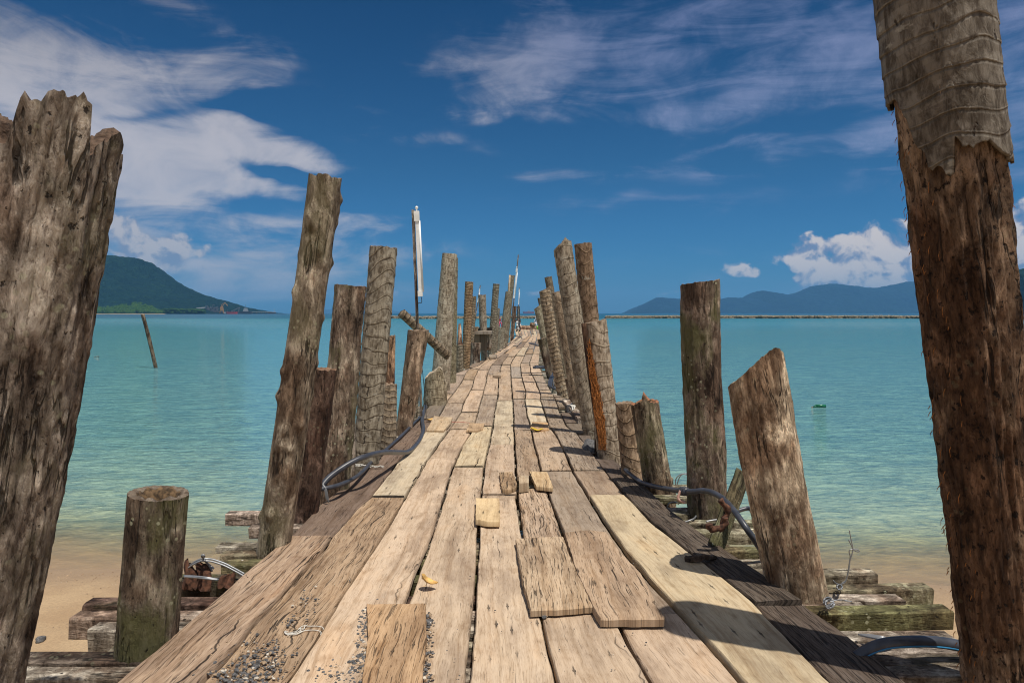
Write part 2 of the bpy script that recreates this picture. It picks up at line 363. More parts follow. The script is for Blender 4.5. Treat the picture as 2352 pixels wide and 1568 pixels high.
M = dict(plank=mat_plank(), log=mat_log('weathered_log'), beam=mat_log('mossy_timber', True, .3), palm=mat_palm(), bare=mat_log('bare_grey_wood', dark=.62, sat=.85, pt=.24), rotten=mat_log('pitted_rotten_trunk', dark=.3, sat=.92, pt=.34), cut=mat_cut(),
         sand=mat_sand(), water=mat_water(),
         pipe=plain('dark_blue_pipe', (.05, .055, .07), .38, 0, .35, 14), stripe=plain('pipe_stripe', (.02, .16, .32), .4),
         wire=plain('galvanised_wire', (.32, .33, .34), .4, .6), rope=plain('white_rope', (.62, .6, .54), .9, 0, .3, 40),
         white=plain('white_enamel', (.88, .88, .84), .35, 0, .12), tube=plain('frosted_tube_glass', (.82, .84, .84), .2, 0, .05),
         steel=plain('rusty_steel', (.22, .11, .06), .8, .3, .6, 30), rust=plain('deep_rust', (.115, .05, .028), .95, 0, .7, 40),
         fibre=plain('coconut_fibre', (.40, .15, .035), .95, 0, .6, 60), leaf=plain('dry_leaf', (.62, .38, .12), .7, 0, .35, 30),
         yleaf=plain('yellow_leaf', (.75, .55, .02), .6), gravel=plain('grey_gravel', (.11, .108, .108), .85, 0, .7, 55),
         gravel2=plain('brown_gravel', (.34, .24, .15), .85, 0, .5, 55), gwhite=plain('pale_gravel', (.55, .5, .42), .85),
         green=plain('green_plastic', (.01, .14, .07), .25, 0, .3), concrete=plain('breakwater_stone', (.28, .23, .16), .95, 0, .5, 3),
         pink=plain('faded_tape', (.6, .36, .28), .7), red=plain('red_paint', (.35, .035, .03), .6, 0, .4, .1),
         black=plain('black_paint', (.025, .028, .035), .55), hull=plain('dark_hull', (.03, .035, .05), .6), dwhite=plain('dull_white', (.5, .5, .5), .6),
         yellow=plain('crane_paint', (.42, .22, .06), .6), grey=plain('grey_steel', (.13, .13, .15), .7), dark=plain('dark_cloth', (.03, .032, .05), .9),
         rot=plain('rotten_heartwood', (.14, .088, .045), .95, 0, .8, 40), skin=plain('skin', (.30, .16, .09), .6, 0, .1), redc=plain('red_cloth', (.45, .05, .04), .9, 0, .3), purple=plain('purple_cloth', (.06, .05, .25), .9),
         whitec=plain('white_cloth', (.7, .68, .72), .9), lime=plain('lime_plastic', (.2, .65, .05), .5), pinkc=plain('pink_cloth', (.5, .1, .16), .9),
         rubber=plain('black_rubber', (.02, .02, .02), .8), basket=plain('woven_basket', (.42, .34, .22), .9, 0, .5, 60))
TILES = dict(M=(1400, 1500, 1.96), N=(1700, 1280, 3.92), L=(400, 2131, 2.6133), B=(1200, 2000, 2.138), P=(1900, 1800, 1.96),
             R=(2500, 1800, 1.684), Q=(3100, 2100, 2.485), E=(1000, 600, 1.742), Fz=(1000, 1400, 1.742), S5=(1600, 1100, 2.6133),
             S6=(2000, 900, 2.6133), S7=(1980, 1250, 7.84), S8=(2100, 1300, 2.6133), Gz=(0, 1400, 1.178), O=(380, 980, 2.94), K=(400, 1900, 1.887))
def T(k, x, y):
    a, b, s = TILES[k]; return ((a + x / s) / 1.7415, (b + y / s) / 1.7415)
def To(k, x, y, z=0.0): return on(*T(k, x, y), z)

# ================================================================== camera, light, sky
cd = bpy.data.cameras.new('camera'); cam = bpy.data.objects.new('camera', cd); COL.objects.link(cam)
cam.location = (0, 0, H); cam.rotation_euler = (R(90) - PITCH, 0, 0)
cd.sensor_width = 36; cd.lens = 36 * F / 2352; cd.clip_start = .05; cd.clip_end = 60000
sc.camera = cam
SUN = Vector((.235, -.25, 1.0)).normalized()
sd = bpy.data.lights.new('sun', 'SUN'); so = bpy.data.objects.new('sun', sd); COL.objects.link(so)
sd.energy = 4.8; sd.angle = R(.5); sd.color = (1, .93, .83)
so.rotation_euler = SUN.to_track_quat('Z', 'Y').to_euler()
sc.view_settings.view_transform = 'Standard'; sc.view_settings.look = 'None'; sc.view_settings.gamma = 1; sc.view_settings.exposure = 0
sc.cycles.max_bounces = 6; sc.cycles.transparent_max_bounces = 12; sc.cycles.volume_bounces = 0
sc.cycles.use_denoising = True; sc.cycles.filter_width = 1.1; sc.cycles.sample_clamp_indirect = 4; sc.cycles.sample_clamp_direct = 1.6

def world():
    w = bpy.data.worlds.new('World'); sc.world = w; w.use_nodes = True; t = w.node_tree; t.nodes.clear(); g = G(t)
    out = g.n('OutputWorld'); bg = g.n('Background'); t.links.new(bg.outputs[0], out.inputs[0])
    sky = g.n('TexSky', sky_type='NISHITA', sun_disc=False)
    sky.sun_elevation = math.asin(SUN.z); sky.sun_rotation = math.atan2(SUN.x, SUN.y)
    sky.air_density = 1.0; sky.dust_density = .6; sky.ozone_density = 2.5
    co = g.n('TexCoord').outputs['Generated']; s = g.sep(co)
    az = g.m('ARCTAN2', s[0], s[1]); el = g.m('ARCSINE', s[2])
    q = g.comb(az, el)                                   # sky position as azimuth, elevation (radians)
    base = g.mix(1.0, sky.outputs[0], SKYTINT, 'MULTIPLY')
    # darken and saturate the blue as a polarised tropical noon sky does, lighter near the sea
    base = g.mix(1.0, base, g.ramp(g.m('DIVIDE', el, 1.2), SKYRAMP), 'MULTIPLY')
    def AE(px, py):
        d = ray(px, py).normalized(); return math.atan2(d.x, d.y), math.asin(d.z)
    def blobs(lst):
        acc = None
        wn = g.n('TexNoise'); g.put(wn.inputs['Vector'], q); wn.inputs['Scale'].default_value = 7; wn.inputs['Detail'].default_value = 3
        qq = g.vm('ADD', q, g.vm('MULTIPLY', g.vm('SUBTRACT', wn.outputs['Color'], (.5, .5, .5)), (.10, .06, 0)))
        for px, py, rx, ry, rot, wgt in lst:
            a, e = AE(px, py); mp = g.n('Mapping', vector_type='TEXTURE'); g.put(mp.inputs[0], qq)
            mp.inputs['Location'].default_value = (a, e, 0); mp.inputs['Rotation'].default_value = (0, 0, R(rot))
            mp.inputs['Scale'].default_value = (rx / F, ry / F, 1)
            gr = g.n('TexGradient', gradient_type='SPHERICAL'); g.put(gr.inputs[0], mp.outputs[0])
            v = g.m('MULTIPLY', gr.outputs[1], wgt); acc = v if acc is None else g.m('ADD', acc, v)
        return acc
    # --- high veil and streaks
    veil = blobs([(-20, 170, 480, 270, 0, .80), (60, 330, 400, 200, 0, .8), (330, 170, 400, 95, 12, .36), (520, 190, 170, 50, 20, .40), (400, 30, 300, 80, -10, .32),
                  (420, 350, 330, 105, -4, 1.5), (560, 300, 150, 90, -18, .75), (690, 368, 140, 40, -8, 1.0), (560, 425, 190, 34, -6, .8), (330, 400, 260, 80, 0, 1.0),
                  (650, 510, 330, 34, 2, .5), (800, 515, 210, 30, 0, .55), (500, 505, 160, 16, 0, .5), (520, 570, 480, 60, 0, .8), (880, 580, 330, 40, 0, .45), (420, 650, 480, 80, 0, .7), (720, 640, 420, 60, 0, .5),
                  (1320, 80, 420, 150, 10, .62), (1180, 165, 220, 90, 30, .5), (1700, 110, 620, 170, 3, .62), (1850, 190, 520, 70, 10, .5), (2250, 110, 380, 260, 0, .5),
                  (1900, 345, 560, 50, 4, .5), (1700, 335, 330, 26, 0, .35), (2250, 330, 300, 130, 0, .5), (1250, 400, 260, 28, 0, .34), (1300, 260, 420, 30, 0, .34), (1500, 470, 600, 40, 0, .3), (950, 320, 380, 34, -3, .3), (850, 240, 320, 40, -4, .22),
                  (640, 245, 220, 50, -5, -.8), (650, 415, 95, 30, 0, -1.5), (570, 395, 60, 34, 0, -1.0), (230, 15, 260, 40, -5, -.5), (300, 262, 130, 16, 12, -.7), (480, 245, 160, 30, 5, -.6), (980, 160, 110, 40, 10, .22), (1450, 600, 500, 50, 0, .26), (1800, 650, 420, 50, 0, .3), (1100, 680, 600, 40, 0, .3), (2000, 560, 420, 40, 0, .2), (780, 280, 300, 30, -5, .2)])
    mp = g.n('Mapping'); g.put(mp.inputs[0], q); mp.inputs['Rotation'].default_value = (0, 0, R(-7)); mp.inputs['Scale'].default_value = (4.2, 19, 1)
    s1 = g.noise(mp.outputs[0], 1, 11, .62, 1.4)
    mp2 = g.n('Mapping'); g.put(mp2.inputs[0], q); mp2.inputs['Rotation'].default_value = (0, 0, R(-16)); mp2.inputs['Scale'].default_value = (9, 14, 1)
    s2 = g.noise(mp2.outputs[0], 1.2, 9, .6, .6)
    tex = g.m('ADD', g.m('MULTIPLY', s1, .62), g.m('MULTIPLY', s2, .38))
    dens = g.m('MULTIPLY', g.m('ADD', veil, g.m('MULTIPLY', g.m('SUBTRACT', tex, .5), 4.0)), g.ss(veil, 0.0, .28))
    dens = g.m('MULTIPLY', g.ss(dens, .0, 1.35), g.ss(s2, .3, .62, .72, 1.0))
    az_l = g.ss(az, -.15, .25)
    vc = g.mix(az_l, (.56, .53, .56), (.26, .31, .50))
    vc = g.mix(g.ss(el, .20, .42), vc, g.mix(g.ss(az, -.75, -.2), (.25, .235, .255), g.mix(az_l, (.22, .24, .34), (.16, .20, .37))))
    colr = g.mix(g.m('MULTIPLY', dens, .93), base, vc)
    # --- heaped clouds low over the land
    cum = blobs([(1980, 590, 190, 55, 0, .7), (2050, 565, 110, 55, 0, 1.1), (1855, 566, 56, 42, 20, 1.4), (1780, 575, 70, 24, 0, 1.0), (1960, 575, 60, 40, 0, .9), (1900, 615, 60, 30, 0, .6), (2090, 600, 80, 60, 0, .8), (1690, 610, 52, 24, 0, .8), (1900, 635, 120, 34, 8, 1.2),
                 (2040, 640, 190, 46, 0, .9), (2352, 570, 90, 90, 0, 1.6), (2200, 640, 260, 60, 0, 1.2), (290, 505, 60, 40, 0, 1.1), (385, 555, 75, 38, 10, 1.1), (300, 570, 120, 60, 0, .9), (360, 600, 110, 32, 0, .9),
                 (908, 672, 36, 13, 0, .9), (740, 678, 34, 10, 0, .8), (1215, 676, 42, 10, 0, .7), (1560, 680, 90, 14, 0, .3), (1690, 690, 40, 14, 0, .5), (1830, 680, 34, 13, 0, .5)])
    cn = g.noise(q, 30, 8, .54, .3); cn0 = g.noise(g.vm('ADD', q, (.005, .010, 0)), 30, 6, .52, .3)
    cd_ = g.m('MULTIPLY', g.m('ADD', cum, g.m('MULTIPLY', g.m('SUBTRACT', cn, .5), 3.8)), g.ss(cum, 0.0, .3))
    cov = g.ss(cd_, .22, .72)
    lit = g.ss(g.m('ADD', g.m('MULTIPLY', g.m('SUBTRACT', cn, cn0), 6.5), g.m('MULTIPLY', cd_, .3)), -.5, .8)
    cc = g.mix(lit, (.20, .25, .40), (.80, .70, .64))
    cc = g.mix(az_l, g.mix(.45, cc, (.25, .29, .38)), cc)
    colr = g.mix(g.m('MULTIPLY', cov, g.ss(cd_, .3, .9, .55, .97)), colr, g.mix(.0, cc, cc))
    # unseen white cloud added overhead and behind the viewpoint to lighten the shadows
    ov = g.m('MAXIMUM', g.ss(el, .55, .95), g.ss(g.m('ABSOLUTE', az), 1.0, 1.7))
    colr = g.mix(g.m('MULTIPLY', ov, g.ss(g.noise(co, 2.6, 6, .6), .38, .62, .15, .75)), colr, (.62, .58, .54))
    # the sky gives the sea and ground its light: below the horizon keep the horizon blue
    g.put(bg.inputs[0], colr); bg.inputs[1].default_value = 1.0
SKYS = .10
SKYTINT = (.085, .105, .125)
SKYRAMP = [(0.0, (.10, .38, .64)), (.167, (.085, .295, .42)), (.36, (.022, .18, .30)), (.5, (.04, .2, .35)), (1.0, (.12, .3, .45))]
world()

# ================================================================== sea, beach, air
def shore(x): return 6.75 - .055 * x
def seafloor(x, y):
    d = shore(x) - y
    z = WZ + d * (.052 if d > 0 else .09) + .018 * fbm(x * .9, y * .9, 3) + .004 * N3(x * 6, y * 6)
    return min(z, WZ + .42 + .03 * N3(x * .5, y * .5))
mb = MB()
def grid(x0, x1, nx, y0, y1, ny, fz):
    vs, fs = [], []
    for j in range(ny + 1):
        for i in range(nx + 1):
            x, y = x0 + (x1 - x0) * i / nx, y0 + (y1 - y0) * j / ny; vs.append((x, y, fz(x, y)))
    for j in range(ny):
        for i in range(nx):
            a = j * (nx + 1) + i; fs.append((a, a + 1, a + nx + 2, a + nx + 1))
    return vs, fs
mb.add(*grid(-90, 90, 360, -60, 16, 200, seafloor))
tag(mb.build('beach', M['sand']), 'wet golden sand sloping down to the water beside the jetty', kind='structure')
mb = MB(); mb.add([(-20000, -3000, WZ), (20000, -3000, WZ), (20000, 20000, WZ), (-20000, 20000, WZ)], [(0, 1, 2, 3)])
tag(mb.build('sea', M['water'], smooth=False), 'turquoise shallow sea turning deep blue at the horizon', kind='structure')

# ================================================================== hills
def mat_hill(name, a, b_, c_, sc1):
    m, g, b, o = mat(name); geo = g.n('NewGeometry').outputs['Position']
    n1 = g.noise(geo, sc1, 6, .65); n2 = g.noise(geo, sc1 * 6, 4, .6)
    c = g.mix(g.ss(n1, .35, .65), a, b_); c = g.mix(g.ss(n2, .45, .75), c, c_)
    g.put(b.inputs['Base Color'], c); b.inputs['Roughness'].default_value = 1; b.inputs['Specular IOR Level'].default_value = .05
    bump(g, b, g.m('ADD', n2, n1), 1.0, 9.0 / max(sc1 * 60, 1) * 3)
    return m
M['hill'] = mat_hill('forested_hill', (.005, .022, .030), (.009, .033, .033), (.018, .050, .032), .012)
M['hillfar'] = mat_hill('distant_forested_hill', (.004, .022, .06), (.007, .03, .065), (.012, .04, .07), .004)  # bluer than the near hills: haze tint put into the forest colour
M['treeg'] = mat_hill('shore_foliage', (.022, .065, .014), (.045, .11, .018), (.11, .19, .028), .05)
def hill(name, outline, Y, depth, m, label, seed, rough=.03):
    # a ridge that rises from the water, crests along the outline and falls away behind
    mb = MB(); n, rows = 330, 60
    xs = [outline[0][0] + (outline[-1][0] - outline[0][0]) * i / n for i in range(n + 1)]
    vs, fs = [], []
    for j in range(rows + 1):
        t = j / rows
        for px in xs:
            top = at(px, interp(outline, px), Y).z - WZ
            y = Y + (t - .45) * depth
            f = math.sin(math.pi * min(1, t / .9)) ** .8 if t < .45 else math.cos((t - .45) / .55 * math.pi / 2)
            x = at(px, 700, Y).x
            z = WZ - 4 + (top + 4) * f * (1 + (rough * 6 * fbm(x / depth * 5 + seed, y / depth * 5, seed, 5) * (1 - f ** 4)))
            vs.append((x + depth * .05 * N3(y / depth * 4, seed), y, z + top * rough * fbm(x / depth * 30, y / depth * 30, seed, 4) + (Y / 2300) ** .5 * 3.2 * N3(x / (Y * .0045), y / (Y * .0045), seed)))
    w = n + 1
    for j in range(rows):
        for i in range(n): a = j * w + i; fs.append((a, a + 1, a + w + 1, a + w))
    mb.add(vs, fs); o = mb.build(name, m); tag(o, label, kind='structure'); return o
LM = [(-260, 700), (-120, 660), (0, 628), (100, 612), (180, 603), (241, 594), (265, 589.5), (304, 591.5), (331, 598), (341, 609), (366, 631), (405, 652), (442, 674), (472, 680), (505, 695), (548, 707), (575, 718)]
hill('left_mountain', LM, 2300, 900, M['hill'], 'dark green forested mountain rising from the sea on the left', 1.3)
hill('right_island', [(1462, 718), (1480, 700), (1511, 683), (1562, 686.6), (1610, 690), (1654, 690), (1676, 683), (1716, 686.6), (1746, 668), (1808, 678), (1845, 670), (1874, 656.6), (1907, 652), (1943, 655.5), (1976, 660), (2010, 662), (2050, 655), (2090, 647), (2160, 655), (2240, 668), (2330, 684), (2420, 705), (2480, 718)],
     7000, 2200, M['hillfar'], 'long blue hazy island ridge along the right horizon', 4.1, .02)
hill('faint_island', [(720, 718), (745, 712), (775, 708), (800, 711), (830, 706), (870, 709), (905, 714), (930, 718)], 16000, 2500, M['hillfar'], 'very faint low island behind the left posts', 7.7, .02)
hill('near_headland', [(2326, 718), (2336, 676), (2345, 640), (2360, 622), (2420, 590), (2520, 560), (2700, 540), (2900, 600), (3000, 718)], 1500, 420, M['hill'], 'dark green headland at the far right edge beside the thick trunk', 2.2)
# wooded shore under the left mountain: canopy mass
rnd = random.Random(5); mb = MB()
FT = [(140, 690), (230, 685), (250, 687), (278, 682), (312, 677), (345, 694), (362, 707), (372, 716)]
for i in range(2300):
    px = rnd.uniform(60, 372); top = interp(FT, px) + rnd.uniform(-2, 3); k = rnd.random() ** .8
    Y = 1850 + k * 260; py = 718.4 + (top - 718.4) * k
    p = at(px, py, Y); p.z = max(p.z, WZ + 1); rr = rnd.uniform(4.0, 8.5)
    mb.rock(p, rr, i, 1.1, 1.1, 1.0)
for i in range(420):
    px = rnd.uniform(372, 470); Y = 1900 + rnd.random() * 120; k = rnd.random()
    p = at(px, 718 - 9 * k * (1 - .3 * (px - 372) / 100), Y); p.z = max(p.z, WZ + 1); mb.rock(p, rnd.uniform(3, 6), i + 9000)
tag(mb.build('shore_forest', M['treeg']), 'bright green woodland along the shore below the left mountain', 'woodland', kind='stuff')
mb = MB(); vs, fs = grid(at(60, 719, 1840).x, at(380, 719, 1840).x, 60, 1830, 1865, 3, lambda x, y: WZ + 1.6 * (1 - abs(y - 1848) / 18) + .5 * N3(x * .05, y * .1))
mb.add(vs, fs); tag(mb.build('far_beach', M['sand']), 'thin strip of pale sand under the shore woodland', kind='structure')

# air
hz = bpy.data.materials.new('haze_air'); hz.use_nodes = True; t = hz.node_tree; t.nodes.clear(); g = G(t); out = g.n('OutputMaterial')
pv = t.nodes.new('ShaderNodeVolumePrincipled'); pv.inputs['Color'].default_value = (.20, .55, 1.0, 1); pv.inputs['Density'].default_value = 9e-5; pv.inputs['Anisotropy'].default_value = 0
t.links.new(pv.outputs[0], out.inputs['Volume'])
mb = MB(); mb.box((0, 8500, 300), (41000, 25000, 2 * (300 - WZ + 2.4)))
# bottom face a little under the sea floor
o = mb.build('haze', hz, smooth=False); tag(o, 'thin sea haze in the air', kind='stuff')

# ================================================================== the jetty
JC = Vector((0, 2.2, 0))
jetty = empty('wooden_jetty', JC, 'long weathered plank jetty leading out over the turquoise sea', 'jetty')
SEAM = [
 [(1640,180),(1568,267),(1490,360),(1230,662.6),(1231,663),(1186,706),(1157,732),(1054,868),(1008,904),(969,950),(931,986),(920,991),(896,1024.5),(862,1036),(857,1048),(846,1077),(837,1083),(829,1102),(811,1137),(798,1152),(786,1171),(769,1181),(754,1181)],
 [(1640,405),(1568,462.6),(1536,500),(1474,555),(1428,586),(1369,647),(1307,702),(1257,746.5),(1232,762),(1170,818),(1141,852),(1052,921),(989,980),(955,1009),(917,1029.5),(906,1039),(877,1060),(857,1070),(848,1077),(839,1100),(823,1122),(811,1143),(754,1188)],
 [(1640,610),(1568,660),(1527,689),(1446,743),(1371,788.5),(1320,823),(1272,853),(1234,877),(1191,904),(1151,928),(1142,931),(1107,953),(1060,980),(1016,1009),(978,1038),(946,1059),(926,1064.6),(889,1084.6),(871,1089),(848,1099),(835,1112),(811,1150),(754,1195)],
 [(1640,850),(1568,875),(1382,935),(1315,957.7),(1264,979),(1215,998),(1148,1017),(1137,1021),(1078,1038),(1063,1045.6),(1025,1062),(990,1085),(949,1097),(908,1108.6),(876,1117),(859,1119),(839,1128.5),(821,1146),(811,1158),(754,1202)],
 [(1640,1064),(1568,1072),(1417,1086.6),(1309,1094.6),(1197,1100),(1140,1105.7),(1072,1111.5),(1014,1126),(978,1132),(943,1136.4),(911,1143.7),(870,1145),(843,1150.5),(836,1153),(827,1159),(811,1171),(754,1209)],
 [(1640,1300),(1568,1280),(1444,1247.7),(1403,1240),(1309,1216),(1231,1200.7),(1148,1188.6),(1081,1184.8),(1022,1181.8),(987,1180.4),(934,1179),(917,1177.4),(874,1174),(837,1172.5),(823,1180),(811,1189),(754,1216)],
 [(1640,1530),(1568,1497),(1493,1451),(1423,1416),(1230,1293),(1218,1290),(1133,1260),(1081,1243.4),(1017,1226),(978,1218.5),(955,1211),(916,1205),(900,1208),(861,1197.4),(837,1195),(823,1201.8),(811,1207),(754,1222)],
 [(1640,1770),(1568,1705),(1487,1633),(1347,1503.7),(1269,1435.5),(1174,1372),(1142,1353),(1084,1316.6),(1049,1302),(1002,1278.5),(978,1261),(932,1246),(917,1240.4),(906,1242),(881,1232.5),(855,1219.4),(833,1216.4),(811,1224),(754,1229)],
 [(1640,1990),(1568,1902.7),(1388,1732),(1286,1599),(1204,1497),(1139,1436),(1081,1390),(1043,1360.5),(999,1328),(978,1302),(949,1287),(911,1272.7),(867,1250),(837,1237),(811,1240),(754,1236)],
 [(1640,2175),(1568,2087),(1443,1930),(1361,1810),(1245,1633),(1173,1538),(1112,1476),(1060,1422),(1043,1397),(1008,1362),(970,1346),(932,1314),(911,1296),(905,1275)]]
SEAM = [sorted(s + [(771, s[-1][1] + (5 if len(s) > 16 or s[-1][0] == 754 else 0))]) if s[-1][0] == 754 else sorted(s) for s in SEAM]
SEAM[0] = [q for q in SEAM[0] if q[0] not in (769,)]
LT, TN, BR, CR, DK, GR, MD = (.55, .425, .305), (.495, .38, .27), (.42, .305, .20), (.56, .47, .335), (.125, .098, .078), (.37, .295, .225), (.25, .19, .14)
PL = [ # column, near y, far y, tint, checks, lift (m)
 (0, 1640, 1233, (.42, .31, .22), .75, .012), (0, 1231, 962, (.20, .145, .11), .6, -.012), (0, 961, 920, (.2, .165, .13), .35, 0), (0, 920, 904, TN, .3, .0), (0, 903, 862, GR, .3, .0), (0, 861.5, 846, GR, .3, .0), (0, 845, 829, MD, .4, .01),
 (1, 1640, 1142, BR, .75, 0), (1, 1141, 990, CR, .05, .012), (1, 989, 926, GR, .5, 0), (1, 925.5, 872, TN, .35, 0), (1, 871.5, 848, BR, .3, .004), (1, 847.5, 822, TN, .3, .004),
 (2, 1640, 1054, LT, .25, .014), (2, 1053, 986, TN, .3, .0), (2, 985, 947, TN, .25, 0), (2, 946.5, 896, LT, .3, .008), (2, 895, 849, TN, .3, .004), (2, 848.5, 823, TN, .3, .004),
 (3, 1640, 1072, LT, .3, -.006), (3, 1071, 982, (.60, .49, .33), .35, .012), (3, 978, 907, GR, .5, .006), (3, 906, 860, TN, .35, 0), (3, 859.5, 838, GR, .4, .004),
 (4, 1640, 1138, LT, .3, 0), (4, 1137, 1023, LT, .3, .012), (4, 1022, 973, CR, .1, .006), (4, 972.5, 920, CR, .1, 0), (4, 919.5, 838, TN, .3, .0),
 (5, 1640, 1405, LT, .25, .004), (5, 1404, 1120, TN, .85, -.004), (5, 1095, 988, (.40, .30, .21), .7, .004), (5, 987, 916, GR, .5, 0), (5, 915, 868, TN, .3, .0), (5, 867.5, 842, (.36, .31, .25), .3, .006), (5, 841.5, 817, TN, .3, 0),
 (6, 1640, 1408, TN, .3, 0), (6, 1407, 1082, GR, .3, .0), (6, 1081, 988, TN, .55, .008), (6, 987, 917, CR, .1, .006), (6, 916, 862, TN, .35, 0), (6, 861.5, 834, TN, .3, .0), (6, 833.5, 814, GR, .3, 0),
 (7, 1640, 1140, (.54, .44, .295), .12, .020), (7, 1139, 1082, (.38, .29, .21), .4, .002), (7, 1081, 991, GR, .8, .012), (7, 990, 959, (.34, .27, .2), .8, 0), (7, 958, 912, (.34, .28, .21), .6, .006), (7, 911, 896, TN, .3, 0), (7, 895.5, 862, GR, .4, 0), (7, 861.5, 834, LT, .15, .006), (7, 833.5, 813, TN, .3, 0),
 (8, 1640, 1389, DK, 1.0, .0), (8, 1387, 1108, (.125, .10, .08), 1.0, .020), (8, 1107, 1044, (.13, .10, .08), .6, -.012), (8, 1040, 997, (.17, .135, .11), .5, -.01), (8, 995, 972, (.2, .16, .12), .5, 0), (8, 971, 947, (.17, .13, .1), .6, 0), (8, 935, 912, (.3, .24, .18), .6, 0), (8, 911, 905, GR, .4, 0)]
def plank(mbx, L, Rr, y0, y1, seed, lift=0.0, th=.045, gap=.006, zf=None, n=None, jag=.012, vofs=0.0, warp=.005):
    """solid board between two image-traced edges, lying on the deck plane"""
    P0, P1 = on(interp(L, y0), y0), on(interp(L, y1), y1)
    ln = abs(P1.y - P0.y); n = n or max(4, min(90, int(ln / .05))); K = 7
    Ys = [P0.y + (P1.y - P0.y) * i / n for i in range(n + 1)]
    vs, fs, uv = [], [], []
    def ypx(Y): # image row where the deck plane is at distance Y
        b = (H * cp - Y * sp_) / (Y * cp + H * sp_) ; return 784 + F * b
    for i, Y in enumerate(Ys):
        py = ypx(Y)
        a, c = on(interp(L, py), py).x, on(interp(Rr, py), py).x
        ga = gap * (1 + .9 * N3(Y * 1.1, seed * 3.1)) + .006 * N3(Y * 5, seed + 7) + .0025 * N3(Y * 23, seed)
        gb = gap * (1 + .9 * N3(Y * 1.1, seed * 5.7 + 9)) + .006 * N3(Y * 5, seed + 17) + .0025 * N3(Y * 23, seed + 3)
        a += max(.0015, ga); c -= max(.0015, gb); w = c - a
        zc = lift + warp * N3(Y * .9, seed * 1.7) + .004 * N3(Y * 3, seed)
        cup = .006 * N3(Y * .5, seed * 2.3)
        row = [(0, -th), (0, -.008), (.006 / max(w, .02), 0)] + [(k / K, 0) for k in range(1, K)] + [(1 - .006 / max(w, .02), 0), (1, -.008), (1, -th)]
        for t, dz in row:
            x = a + w * t; yy = Y
            if i in (0, n): yy += (jag * N3(x * 9, seed * 4 + i) + jag * .5 * N3(x * 40, seed))
            z = zc + dz + cup * ((2 * t - 1) ** 2) * 1.2 + (.0022 * N3(x * 22, Y * 3, seed) if dz == 0 else 0) + (.012 * N3(seed * 9.1, 1) * (2 * t - 1) * .6)
            if zf: z += zf(x, yy)
            vs.append((x, yy, z)); uv.append((Y * 1.0, x - (a + c) / 2 + vofs + (.0 if dz > -.02 else .03)))
    w = len(row)
    for i in range(n):
        for k in range(w - 1): fs.append((i * w + k, i * w + k + 1, (i + 1) * w + k + 1, (i + 1) * w + k) if P1.y > P0.y else (i * w + k, (i + 1) * w + k, (i + 1) * w + k + 1, i * w + k + 1))
        fs.append((i * w + w - 1, i * w, (i + 1) * w, (i + 1) * w + w - 1))
    fs.append(tuple(range(w))); fs.append(tuple(n * w + k for k in reversed(range(w))))
    mbx.add(vs, fs, uv)
def jit(c, s, k=.08):
    r_ = random.Random(s * 7.3); f = 1 + r_.uniform(-k, k); return tuple(v * f * (1 + r_.uniform(-.008, .008)) for v in c)
PLAB = {(0, 1640): 'dark grey-brown edge board with deep wavy grain', (1, 1141): 'pale smooth cream board', (8, 1387): 'almost black deeply furrowed edge board', (7, 1640): 'long pale yellowish board curving along the right'}
for k, (c, y0, y1, tint, A, lift) in enumerate(PL):
    mb = MB(); plank(mb, SEAM[c], SEAM[c + 1], y0 - .5, y1 + .5, k + 1.37, lift, gap=.0105, jag={(0, 1231): .07, (5, 1404): .06}.get((c, y0), .015))
    o = mb.build('deck_plank', M['plank'], jetty, color=(*jit(tint, k), A), sharp=38)
    if (c, y0) in PLAB: o['label'] = PLAB[(c, y0)]
# far boards, up to the end of the jetty
mb = MB(); far = MB(); k = 200
rows = {0: [829, 806, 786, 768, 755.5], 1: [822, 800, 782, 765, 755.5], 2: [823, 803, 788, 770, 759, 755.5], 3: [838, 812, 796, 779, 764, 755.5], 4: [838, 820, 801, 786, 772, 760, 755.5], 5: [817, 798, 783, 768, 755.5], 6: [814, 802, 786, 771, 761, 755.5], 7: [813, 795, 781, 766, 755.5]}
tints = [LT, TN, GR, TN, BR, CR, MD]
for c, ys in rows.items():
    for y0, y1 in zip(ys, ys[1:]):
        k += 1
        mb = MB(); plank(mb, SEAM[c], SEAM[c + 1], y0 - .12, y1 + .12, k + .7, random.Random(k).uniform(-.02, .035), gap=.011, n=14, warp=.03)
        mb.build('deck_plank', M['plank'], jetty, color=(*jit(tints[(k * 5) % 7], k, .12), .4))
